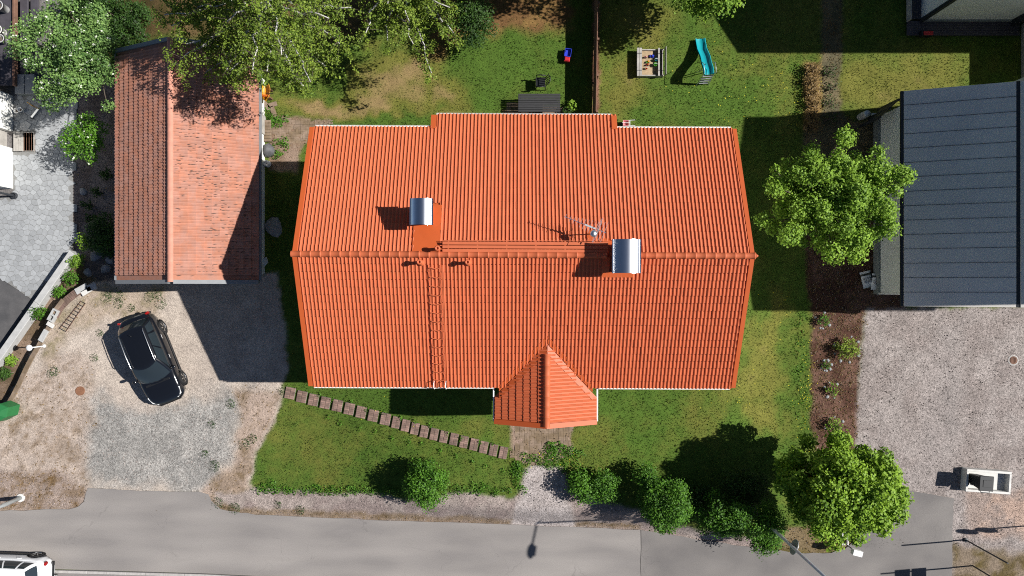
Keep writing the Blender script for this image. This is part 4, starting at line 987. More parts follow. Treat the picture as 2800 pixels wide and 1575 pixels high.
def area(pg): return .5 * abs(sum(pg[i][0] * pg[(i + 1) % len(pg)][1] - pg[(i + 1) % len(pg)][0] * pg[i][1] for i in range(len(pg))))
stones.sort(key=area, reverse=True); rest = MB(); rest_t = []
for i, pg in enumerate(stones):
    z1 = YZ + .03 + random.uniform(-.005, .006); tn = random.random()
    if i < 300:
        o = MB().prism([tuple(q) for q in pg], YZ - .02, z1, .03).build('paving_stone', 'stone_pale', pav); me = o.data
        a = me.attributes.new('tint', 'FLOAT', 'POINT'); a.data.foreach_set('value', np.full(len(me.vertices), tn, np.float32))
    else:
        n0 = len(rest.v); rest.prism([tuple(q) for q in pg], YZ - .02, z1, .03); rest_t += [tn] * (len(rest.v) - n0)
if rest.v:
    o = rest.build('paving_stones', 'stone_pale', pav); o['kind'] = 'stuff'; a = o.data.attributes.new('tint', 'FLOAT', 'POINT'); a.data.foreach_set('value', np.array(rest_t, np.float32))
def fsheet(name, poly, z, m, kind='structure'):
    o = MB().prism([P(u, v, z)[:2] for u, v in poly], z - .03, z).build(name, m); o['kind'] = kind; return o
fsheet('paving_bed', [(36, 262), (198, 266), (199, 690), (86, 818), (-14, 750), (-14, 540), (36, 540)], YZ + .012, 'joint_sand')
fsheet('asphalt_yard', [(-40, 735), (84, 818), (60, 860), (0, 956), (-40, 1010)], YZ + .03, 'asphalt_dark')

# retaining walls --------------------------------------------------
cw = thing('concrete_wall', 'smooth pale concrete retaining wall running down the left side', 'wall', P(100, 830, -.5))
a_ = [P(197, 690, -.30), P(100, 829, -.30), P(-20, 1000, -.30)]
for i in range(2):
    d = a_[i + 1] - a_[i]; c_ = (a_[i] + a_[i + 1]) / 2
    MB().box((c_.x, c_.y, -.68), (d.length - .01, .33, .80), math.atan2(d.y, d.x), ch=.02).build('wall_segment', 'concrete', cw)
bw = thing('brick_wall', 'low curved retaining edge of bricks and blocks above the drive', 'wall', P(150, 850, -.2))
line = [(258, 776), (232, 790), (205, 803), (180, 823), (160, 845), (147, 868), (134, 890), (120, 915), (104, 945), (86, 975), (68, 1010), (50, 1050), (32, 1085), (14, 1115)]
pts = [P(u, v, .05) for u, v in line]
for i in range(len(pts) - 1):
    d = pts[i + 1] - pts[i]; c_ = (pts[i] + pts[i + 1]) / 2; an_ = math.atan2(d.y, d.x)
    MB().box((c_.x, c_.y, -.38), (d.length + .03, .24, .78), an_, ch=.015).build('base_block', 'paver_tan' if i > 5 else 'granite', bw)
    if 1 <= i < 5:
        k = max(2, round(d.length / .115))
        for j in range(k):
            q = pts[i] + d * ((j + .5) / k); MB().box((q.x + .05, q.y + .05, .05 + random.uniform(-.008, .008)), (d.length / k - .012, .34, .10), an_ + random.gauss(0, .04), ch=.01).build('brick', 'paver_pink', bw)
for (u, v, w_, d_, rz_, m_, nm) in ((222, 790, .62, .30, .5, 'concrete', 'slab'), (236, 796, .55, .25, .55, 'concrete_white', 'slab'), (250, 786, .5, .3, .3, 'granite', 'slab'), (137, 888, .36, .2, -.55, 'concrete_white', 'slab'), (118, 918, .62, .26, 1.05, 'concrete', 'slab'), (158, 838, .8, .2, .92, 'paver_tan', 'slab')):
    p = P(u, v, .12); MB().box((p.x, p.y, .10), (w_, d_, .08), rz_, ch=.012).build(nm, m_, bw)
p = P(147, 862, .15); o = thing('hollow_block', 'grey concrete block with two open cores on the brick edge', 'block', (p.x, p.y, .03))
mm = Matrix.Rotation(1.05, 3, 'Z')
mb = MB()
for dx, dy, sx_, sy_ in ((0, .12, .62, .06), (0, -.12, .62, .06), (-.28, 0, .06, .18), (.28, 0, .06, .18), (0, 0, .06, .18)): mb.box(p + mm @ Vector((dx, dy, 0)), (sx_, sy_, .2), mtx=mm)
mb.build('block', 'concrete', o)
# rusty bar rack lying on the drive
rk = thing('metal_trellis', 'rusty iron trellis frame lying on the drive by the bricks', 'trellis', P(195, 855, .05))
q = [Pg(222, 823, .06), Pg(233, 830, .06), Pg(180, 907, .06), Pg(164, 897, .06)]
for a_, b_ in ((q[0], q[3]), (q[1], q[2])): MB().tube([a_, b_], .014, 6).build('rail', 'wood_brown', rk)
for i in range(10): t_ = i / 9; MB().tube([q[0].lerp(q[3], t_) + Vector((-.04, .02, .03)), q[1].lerp(q[2], t_) + Vector((.02, 0, .0))], .011, 5).build('bar', 'dark_metal', rk)

# ------------------------------------------------------------------ GARDEN STEPS
st = thing('garden_steps', 'long flight of reddish paver steps across the front lawn', 'steps', Pg(1080, 1160))
sc_ = [(793, 1075), (825, 1085), (857, 1093.5), (889.5, 1101.5), (922.5, 1109), (955, 1118), (987.5, 1127), (1020.5, 1136.5), (1054, 1146), (1083, 1155), (1109, 1163.5), (1134.5, 1172), (1160, 1180), (1187, 1187.5), (1213.5, 1194.5), (1241, 1201), (1268.5, 1208.5), (1296, 1215.5), (1322.5, 1223), (1349, 1230.5), (1376, 1238)]
pmesh = None; tintm = []
for k in range(5):
    mb = MB().box((0, 0, 0), (.112, .082, .07), ch=.008); o = mb.build('paver', 'paver_pink'); me = o.data; bpy.data.objects.remove(o)
    a = me.attributes.new('tint', 'FLOAT', 'POINT'); a.data.foreach_set('value', np.full(len(me.vertices), k / 4, np.float32)); tintm.append(me)
for i, (u, v) in enumerate(sc_):
    p = Pg(u, v, .03); w_ = (.48 if i < 9 else .385); ang = R(-11)
    s_ = MB().box((p.x, p.y, p.z - .06), (w_, .56, .14), ang, ch=.01).build('step', 'joint_sand', st)
    mm = Matrix.Rotation(ang, 3, 'Z'); ncol = 4 if i < 9 else 3; cw_ = w_ / ncol
    for c in range(ncol // 2 if ncol == 4 else 2):
        nn = 2 if ncol == 4 else 2
    for r_ in range(6):
        for c in range(2):
            q = p + mm @ Vector((-w_ / 2 + w_ / 4 + c * w_ / 2, -.56 / 2 + .047 + r_ * .0935, .0))
            ob = bpy.data.objects.new('paver', random.choice(tintm)); COL.objects.link(ob); ob.parent = s_
            ob.location = q - OFF[s_.name] + Vector((0, 0, random.uniform(-.004, .006))); ob.rotation_euler = (random.gauss(0, .02), random.gauss(0, .02), ang + random.gauss(0, .015)); ob.scale = (w_ / 2 / .118, 1.05, 1)
# patio pavers (basket weave) in front of the porch and behind the garage
def patio(poly, name, label, z_off=.0, n_ind=0):
    pw = [Pg(u, v) for u, v in poly]; xs = [p.x for p in pw]; ys = [p.y for p in pw]; mb = MB(); T = []
    b_ = .23; j = 0; y = min(ys)
    while y < max(ys):
        x = min(xs); i = 0
        while x < max(xs):
            for k in range(2):
                cx, cy, sx_, sy_ = (x + .115, y + .0575 + k * .115, .222, .107) if (i + j) % 2 else (x + .0575 + k * .115, y + .115, .107, .222)
                nz = fbm(cx * 1.7 + 3, cy * 1.7)
                if float(sdist(np.array(cx), np.array(cy), [(p.x, p.y) for p in pw])) < (nz - .5) * .8 - .03:
                    n0 = len(mb.v); mb.box((cx, cy, g1(cx, cy) - .031 + random.uniform(-.008, .008)), (sx_ + .004, sy_ + .004, .06), random.gauss(0, .02), ch=.006); T += [random.random()] * (len(mb.v) - n0)
            x += b_; i += 1
        y += b_; j += 1
    o = mb.build(name, 'paver_tan'); o['kind'] = 'stuff'; o['label'] = label; o['category'] = 'paving'
    a = o.data.attributes.new('tint', 'FLOAT', 'POINT'); a.data.foreach_set('value', np.array(T, np.float32))
patio([(1394, 1150), (1572, 1150), (1565, 1240), (1520, 1265), (1440, 1272), (1396, 1240)], 'porch_pavers', 'tan basket weave pavers in front of the porch')
patio([(744, 322), (905, 330), (865, 372), (850, 400), (835, 400), (750, 405)], 'yard_pavers', 'worn tan pavers between garage door and orange roof')
patio([(1385, 290), (1560, 290), (1560, 345), (1385, 345)], 'table_pavers', 'reddish pavers under the dark garden table')

# ------------------------------------------------------------------ TREES AND SHRUBS
def branch_tube(mb, a, b, r0, r1, wig=.08, n=5):
    a = Vector(a); b = Vector(b); L = (b - a).length; pts = []
    for i in range(n + 1):
        t_ = i / n; q = a.lerp(b, t_); w_ = wig * L * math.sin(t_ * 3.14); pts.append(q + Vector((random.uniform(-w_, w_), random.uniform(-w_, w_), random.uniform(-w_, w_) * .5 + w_ * .4)))
    mb.tube(pts, [r0 + (r1 - r0) * i / n for i in range(n + 1)], 6); return pts
def crown_leaves(cl, n_per, size, up=.55, shell=.55, droop=0.0, tbase=.5, tvar=.22, zlo=None, zhi=None, lump=5.0):
    """leaves spread through clumps; light and dark clumps and a looser rim"""
    C = []; N = []; T = []
    for (c, r, w_) in cl:
        n = int(n_per * r ** 2 * w_); d = rng.normal(size=(n, 3)); d /= np.linalg.norm(d, axis=1, keepdims=True)
        rad = r * (shell + (1 - shell) * rng.random(n) ** .6) * np.clip(rng.normal(1.0, .17, n), .6, 1.6)
        ln = fbm(d[:, 0] * lump + c[0] * 3, d[:, 1] * lump + c[1] * 3 + d[:, 2] * 2, 2); rad *= .72 + .55 * ln
        p = np.array(c) + d * rad[:, None] * np.array([1, 1, .8]); p[:, 2] -= droop * rng.random(n) ** 2
        C.append(p); N.append(d * (1 - up) + np.array([.15, 0, up]) + rng.normal(0, .35, (n, 3)))
        T.append(np.clip(tbase + random.gauss(0, .10) + (ln - .5) * .6 + rng.normal(0, tvar, n), 0, 1))
    C = np.concatenate(C); return C, np.concatenate(N), rng.uniform(.7, 1.3, len(C)) * size, np.concatenate(T)
def dome_clumps(c, rx, ry, rz, n, rmin, rmax, seed, low=-.2, lop=.18):
    r_ = random.Random(seed); out = []; g = math.pi * (3 - math.sqrt(5))
    for i in range(n):
        zc = 1 - (1 - low) * (i + .5) / n; rr = math.sqrt(max(0, 1 - zc * zc)); a = i * g + r_.uniform(-.35, .35); k = r_.uniform(1 - lop * 1.6, 1 + lop * .6)
        out.append(((c[0] + rx * rr * math.cos(a) * k, c[1] + ry * rr * math.sin(a) * k, c[2] + rz * zc * k), r_.uniform(rmin, rmax), 1.0))
    return out
def tree(name, label, cat, base, cc, rx, ry, rz, nc, rmin, rmax, n_per, size, lm, bm='bark', seed=1, tr=.14, low=-.2, lop=.18, group=None, inner=.35, tbase=.5, bloom=None, shell=.5, up=.5):
    random.seed(seed); base = Vector(base); cc = Vector(cc)
    o = thing(name, label, cat, base, group=group)
    cl = dome_clumps(cc, rx, ry, rz, nc, rmin, rmax, seed, low, lop)
    mb = MB(); fork = base.lerp(cc, .45); mb.tube([base - Vector((0, 0, .1)), base + (fork - base) * .5, fork], [tr * 1.25, tr, tr * .8], 9)
    trunk = mb.build('trunk', bm, o, True); lim = MB()
    for (c, r, w_) in cl: branch_tube(lim, fork.lerp(cc, random.uniform(0, .5)), c, tr * .38, .012, .06, 4)
    lim.build('limbs', bm, trunk, True)
    C, N, S, T = crown_leaves(cl, n_per, size, up=up, shell=shell, tbase=tbase)
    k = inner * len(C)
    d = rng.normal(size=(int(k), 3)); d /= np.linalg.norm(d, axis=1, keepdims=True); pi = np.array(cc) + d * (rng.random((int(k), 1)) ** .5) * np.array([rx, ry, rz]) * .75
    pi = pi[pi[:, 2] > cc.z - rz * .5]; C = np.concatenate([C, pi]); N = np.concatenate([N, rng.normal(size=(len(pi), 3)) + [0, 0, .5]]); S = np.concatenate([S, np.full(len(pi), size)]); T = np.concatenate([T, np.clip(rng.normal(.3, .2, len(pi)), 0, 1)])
    gm = gz(C[:, 0], C[:, 1]) + .05; ok = C[:, 2] > gm
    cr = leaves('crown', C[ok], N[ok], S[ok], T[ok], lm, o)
    if bloom:
        m_ = (rng.random(len(C)) < bloom) & (C[:, 2] > cc.z - .15 * rz) & (N[:, 2] > .0); Cb = C[m_] + np.array([.02, 0, .05]); nb_ = len(Cb)
        Cb = np.concatenate([Cb + rng.normal(0, .03, Cb.shape) for _ in range(3)]); leaves('blossom', Cb, np.tile([.2, 0, 1.], (len(Cb), 1)) + rng.normal(0, .4, (len(Cb), 3)), rng.uniform(.045, .10, len(Cb)), rng.random(len(Cb)), 'blossom', cr, 1.0)
    return o
# maple, lower right
b = Pg(2200, 1272); cc = P(2302, 1335, 4.0)
tree('maple_tree', 'large bright green maple beside the lower right drive', 'tree', b, cc, 2.15, 2.0, 2.1, 100, .26, .56, 2300, .125, 'leaf_maple', seed=3, tr=.16, low=-.5, tbase=.55, lop=.24, shell=.6)
# maple in front of the grey roofed building
b = Pg(2155, 578); cc = P(2282, 538, 5.1)
tree('maple_tree', 'bright green tree leaning over the grey metal roof', 'tree', b, cc, 2.55, 2.1, 1.6, 120, .22, .50, 2300, .10, 'leaf_tree', seed=14, tr=.13, low=-.45, tbase=.60, lop=.36, shell=.55, inner=.28)
# blossom tree, upper left
b = Pg(290, 200); cc = P(222, 156, 3.0)
tree('blossom_tree', 'tree covered in white blossom left of the red tiled garage', 'tree', b, cc, 2.2, 2.0, 1.3, 62, .28, .62, 1500, .095, 'leaf_apple', seed=21, tr=.12, low=-.3, lop=.46, bloom=.016, tbase=.55, shell=.6)
b = Pg(262, 385); cc = P(238, 382, .9)
tree('blossom_shrub', 'small blossoming shrub below the large blossom tree', 'shrub', b, cc, .80, .80, .65, 16, .3, .5, 1100, .09, 'leaf_bush', seed=22, tr=.05, low=-.3, lop=.3, bloom=.014, tbase=.66)
# apple tree tip at the top edge
b = Pg(1900, -40); cc = P(1950, -90, 3.8)
tree('apple_tree', 'tree tip reaching in at the top edge above the blue slide', 'tree', b, cc, 2.0, 1.75, 1.5, 30, .45, .75, 800, .13, 'leaf_tree', seed=33, tr=.12, low=-.4, tbase=.4)
cc = P(1640, -250, 5.2); tree('shade_tree', 'dark tree just beyond the top edge above the wooden fence', 'tree', Pg(1600, -130), cc, 2.9, 2.2, 2.2, 30, .6, 1.0, 500, .16, 'leaf_tree', seed=34, tr=.16)
cc = P(1330, -190, 4.6); tree('shade_tree', 'dark tree beyond the top edge right of the birches', 'tree', Pg(1330, -120), cc, 3.2, 1.9, 2.0, 30, .6, 1.0, 500, .16, 'leaf_tree', seed=36, tr=.16)

# birches: long limbs, hanging strings of small leaves
def birch(label, base, top, limbs, seed, n_str, r_trunk=.17, leaf=.085, per=46):
    random.seed(seed); base = Vector(base); top = Vector(top); o = thing('birch_tree', label, 'tree', base)
    mb = MB(); tp = [base.lerp(top, t_) + Vector((random.uniform(-.1, .1), random.uniform(-.1, .1), 0)) for t_ in (0, .2, .4, .6, .8, 1)]
    mb.tube(tp, [r_trunk * (1.15 - .95 * t_) for t_ in (0, .2, .4, .6, .8, 1)], 9); trunk = mb.build('trunk', 'birch_bark', o, True)
    C = []; T = []; tw = MB()
    for (t_, e) in limbs:
        a = base.lerp(top, t_); e = Vector(e); lb = MB(); pts = branch_tube(lb, a, e, .065, .02, .07, 7); lb.build('limb', 'birch_bark', o, True)
        L = (e - a).length
        for k in range(n_str):
            f = random.uniform(.28, 1.04); i = min(int(f * 7), 6); q = pts[i].lerp(pts[i + 1], min(1, f * 7 - i)) if f < 1 else pts[-1]
            out = Vector((random.gauss(0, 1), random.gauss(0, 1), random.gauss(-.1, .3))).normalized() * random.uniform(.3, 1.1) * (1.15 - .35 * f)
            m_ = q + out; hang = random.uniform(.35, 1.15); end = m_ + Vector((random.gauss(0, .18), random.gauss(0, .18), -hang))
            tw.tube([q, q.lerp(m_, .6) + Vector((0, 0, .08)), m_], [.009, .006, .003], 3, False)
            base_t = random.gauss(.5, .16)
            for _ in range(per):
                s_ = random.random(); w_ = q.lerp(m_, .35 + s_ * 1.3) if s_ < .5 else m_.lerp(end, (s_ - .5) * 2)
                C.append(w_ + Vector((random.gauss(0, .07), random.gauss(0, .07), random.gauss(0, .06)))); T.append(base_t + random.gauss(0, .2))
    tw.build('twigs', 'bark', trunk, True)
    C = np.array(C); N = rng.normal(size=C.shape) * .6 + np.array([.25, 0, .75])
    leaves('crown', C, N, rng.uniform(.6, 1.3, len(C)) * leaf, np.clip(T, 0, 1), 'leaf_birch', o); return o
def L3(u, v, z): return P(u, v, z)
birch('tall birch with pale limbs hanging over the red tiled garage', Pg(800, 150), L3(630, -190, 11.5),
      [(.34, L3(560, 200, 5.6)), (.46, L3(850, 225, 8.0)), (.48, L3(730, 195, 8.0)), (.42, L3(930, 120, 6.2)), (.45, L3(510, 120, 6.2)), (.58, L3(770, 150, 8.4)), (.55, L3(450, 40, 6.8)), (.55, L3(900, 50, 7.0)), (.62, L3(620, 60, 8.0)), (.66, L3(800, 10, 8.4)), (.72, L3(510, -60, 8.6)), (.75, L3(690, -30, 9.4)), (.42, L3(810, 215, 7.2)), (.5, L3(620, 190, 7.4)), (.46, L3(960, 20, 6.4)), (.85, L3(600, -110, 10.4)), (.58, L3(410, 0, 7.0)), (.48, L3(480, 175, 5.8)), (.58, L3(690, 200, 8.4)), (.5, L3(830, 235, 7.8)), (.52, L3(630, 195, 7.4)), (.36, L3(890, 180, 5.4)), (.5, L3(470, 70, 6.4)), (.5, L3(545, 130, 6.0)), (.56, L3(540, 20, 7.0))], 5, 34, per=46, leaf=.085)
birch('sparse birch with bare white limbs above the dry back lawn', Pg(1080, -20), L3(1040, -180, 9.0),
      [(.32, L3(1130, 120, 4.6)), (.36, L3(1060, 110, 4.8)), (.4, L3(1210, 60, 5.0)), (.42, L3(1180, 200, 4.0)), (.46, L3(1000, 90, 5.4)), (.5, L3(1230, 20, 5.6)), (.5, L3(1120, 60, 5.8)), (.6, L3(1060, 10, 6.6)), (.62, L3(1180, -20, 6.6)), (.44, L3(1240, 90, 4.8))], 9, 26, .14, per=54, leaf=.088)

# shrubs
def bush(name, label, u, v, zc, rx, ry, rz, nc, lm='leaf_bush', size=.085, n_per=1500, seed=1, rmin=.28, rmax=.5, tbase=.5, lop=.12, cat='shrub', group=None, low=-.35, bm='bark', shell=.55):
    cc = P(u, v, zc + 0); g = g1(cc.x, cc.y); cc = P(u, v, g + zc); base = Vector((cc.x * .985, cc.y * .985, g1(cc.x, cc.y)))
    return tree(name, label, cat, base, cc, rx, ry, rz, nc, rmin, rmax, n_per, size, lm, bm, seed, .045, low, lop, group, .25, tbase, None, shell)
bush('round_bush', 'single dense round green bush beside the road bank', 1165, 1322, .95, .82, .82, .85, 26, seed=41, lop=.10, low=-.55)
bush('hedge_shrub', 'low leafy shrub right of the gravel path, nearest to it', 1592, 1333, .6, .42, .55, .5, 12, seed=42, tbase=.42)
bush('hedge_shrub', 'low leafy shrub between gravel path and tall rounded shrub', 1652, 1328, .65, .40, .50, .5, 11, seed=43, tbase=.45)
bush('hedge_shrub', 'tall rounded shrub overhanging the road edge', 1820, 1384, 1.5, .92, .98, 1.2, 38, seed=44, tbase=.46, lop=.16, low=-.6)
bush('hedge_shrub', 'small upright shrub above the tall rounded roadside shrub', 1768, 1305, .9, .28, .3, .6, 7, seed=45, tbase=.4)
bush('hedge_shrub', 'wide open shrub overhanging the road under the maple shade', 1996, 1420, 1.7, 1.2, .85, .95, 40, seed=46, tbase=.40, lop=.3, rmin=.22, rmax=.42, low=-.6)
bush('hedge_shrub', 'small shrub at the road edge by the round sign', 2092, 1478, 1.2, .38, .45, .6, 10, seed=47, tbase=.40)
bush('hedge_shrub', 'shrub hiding the foot of the tall street lamp', 2098, 1424, 1.9, .5, .5, .9, 14, seed=53, tbase=.42)
bush('hedge_shrub', 'shaded shrub between the front lawn and the maple', 2040, 1335, .9, 1.0, .8, .8, 20, 'leaf_dark', seed=48, lop=.3)  # leaves coloured darker so the shrub sinks into shade
bush('hedge_shrub', 'shaded shrub behind the tall rounded roadside shrub', 1905, 1365, .6, .6, .5, .5, 12, 'leaf_dark', seed=49)  # shade put into the dark leaf colour here too
bush('garden_shrub', 'large shrub darkened for shade between blossom tree and birch at the garage end', 345, 62, 1.3, 1.3, 1.0, 1.1, 26, 'leaf_dark', seed=54, lop=.3)  # added shrub, its dark leaves stand in for the birch's shadow
bush('garden_shrub', 'shrub darkened for shade at the top edge above the blossom tree', 262, 5, 1.2, 1.1, .9, 1.0, 20, 'leaf_dark', seed=55, lop=.3)  # also added, birch shade painted as dark foliage
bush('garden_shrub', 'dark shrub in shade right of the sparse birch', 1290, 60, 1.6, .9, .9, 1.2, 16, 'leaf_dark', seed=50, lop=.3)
bush('leafy_plant', 'light green leafy plant between garden table and fence', 1566, 288, .3, .16, .16, .2, 5, 'leaf_tree', seed=51, size=.09, rmin=.1, rmax=.18, tbase=.75)
bush('leafy_plant', 'dark leafy plant right of the dark garden table', 1552, 308, .2, .2, .2, .18, 6, 'leaf_dark', seed=52, size=.09, rmin=.1, rmax=.2, tbase=.6)
# left planting strip
for i, (u, v, zc, r, lm, tb_, lab) in enumerate(((232, 660, .55, .42, 'leaf_maple', .55, 'yellow green twiggy shrub at the top end of the concrete wall'), (208, 712, .35, .33, 'leaf_tree', .4, 'feathery shrub beside the concrete wall end'), (195, 762, .3, .4, 'leaf_bush', .5, 'low green shrub between concrete wall and bricks'), (165, 800, .2, .2, 'leaf_bush', .6, 'tiny green plant between concrete wall and bricks'), (105, 855, .4, .3, 'leaf_bush', .5, 'bright green shrub midway along the concrete wall'), (30, 985, .15, .14, 'leaf_tree', .6, 'small plant near the lower end of the concrete wall'), (12, 1022, .15, .16, 'leaf_dark', .7, 'dark small plant at the left edge of the planting strip'))):
    bush('strip_shrub', lab, u, v, zc, r * .8, r * .8, r * .6, 9, lm, seed=60 + i, size=.08, n_per=900, rmin=.13, rmax=.28, tbase=tb_, lop=.3, group='shrubs between the left retaining walls')
for i, (u, v) in enumerate(((290, 478), (262, 524), (238, 560), (250, 597), (262, 650), (300, 690))):
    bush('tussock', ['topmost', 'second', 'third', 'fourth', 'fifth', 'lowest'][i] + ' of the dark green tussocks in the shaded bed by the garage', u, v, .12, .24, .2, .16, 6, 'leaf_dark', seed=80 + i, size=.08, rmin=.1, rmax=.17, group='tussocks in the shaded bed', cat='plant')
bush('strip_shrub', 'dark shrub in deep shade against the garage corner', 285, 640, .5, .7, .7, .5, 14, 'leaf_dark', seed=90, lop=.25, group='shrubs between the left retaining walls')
# plants in the mulch bed with stone rings
for i, (u, v, r, lm, lab) in enumerate(((2250, 876, .27, 'leaf_bush', 'topmost small green plant in the bark bed'), (2316, 955, .44, 'leaf_dry', 'broad olive bush ringed with white stones in the bark bed'), (2259, 999, .18, 'leaf_bush', 'smallest green plant in the bark bed by white stones'), (2275, 1067, .27, 'leaf_tree', 'feathery green plant in the middle of the bark bed'), (2282, 1166, .32, 'leaf_tree', 'green plant at the lower end of the bark bed by the maple'))):
    bush('bed_plant', lab, u, v, r * .75, r, r, r * .8, 10 if r > .4 else 7, lm if lm != 'leaf_dry' else 'leaf_birch', seed=100 + i, size=.07, rmin=r * .35, rmax=r * .6, tbase=.55 if lm != 'leaf_dry' else .75, group='plants in the bark bed', n_per=1600)
    p = Pg(u, v)
    for k in range(9):
        a = k * .7 + random.uniform(-.2, .2); q = r * 1.45
        if random.random() < .72: tag(MB().rock((p.x + math.cos(a) * q, p.y + math.sin(a) * q, p.z - .01), random.uniform(.05, .09), i * 20 + k, 7).build('edging_stone', 'stone_pale'), 'pale edging stone beside the ' + ['topmost plant', 'broad olive bush', 'smallest plant', 'feathery green plant', 'lowest plant'][i] + ' in the bark bed', 'stone', 'pale stones ringing the bark bed plants')
# dried shrubs row, upper right
for i in range(6):
    v = 190 + i * 31; bush('dry_shrub', ['first', 'second', 'third', 'fourth', 'fifth', 'lowest'][i] + ' rust brown dried shrub in the row, counted downwards', 2222 + random.uniform(-4, 4), v, .28, .28, .25, .25, 7, 'leaf_dry', seed=120 + i, size=.07, rmin=.14, rmax=.25, group='row of dried shrubs', n_per=1300, tbase=.6)
for i in range(4):
    bush('dry_shrub', ['first', 'second', 'third', 'lowest'][i] + ' grey withered shrub in the soil strip, counted downwards', 2272 + random.uniform(-6, 6), 195 + i * 42, .2, .3, .25, .18, 6, 'leaf_dark', seed=130 + i, size=.06, rmin=.12, rmax=.22, group='withered shrubs in the soil strip', n_per=700, tbase=.4)
for i, (u, v, r) in enumerate(((748, 622, .46),)):
    p = Pg(u, v); tag(MB().rock((p.x, p.y, p.z - .02), r, 5, 11, .6).build('boulder', 'boulder', None, True), 'big grey boulder in shade between garage and orange roof', 'boulder')
for i, (u, v, r, lab) in enumerate(((228, 524, .2, 'pale angular stone among the tussocks'), (262, 700, .3, 'large grey stone below the dark shrub by the garage'), (290, 735, .26, 'grey stone at the lower garage corner'), (300, 712, .22, 'smaller grey stone near the lower garage corner'), (240, 745, .22, 'grey stone above the brick edge'), (268, 675, .24, 'grey stone highest of the pile at the garage corner'))):
    p = Pg(u, v); tag(MB().rock((p.x, p.y, p.z - .02), r, 30 + i, 8, .7).build('rock', 'boulder'), lab, 'rock', 'stones in the left garden bed')

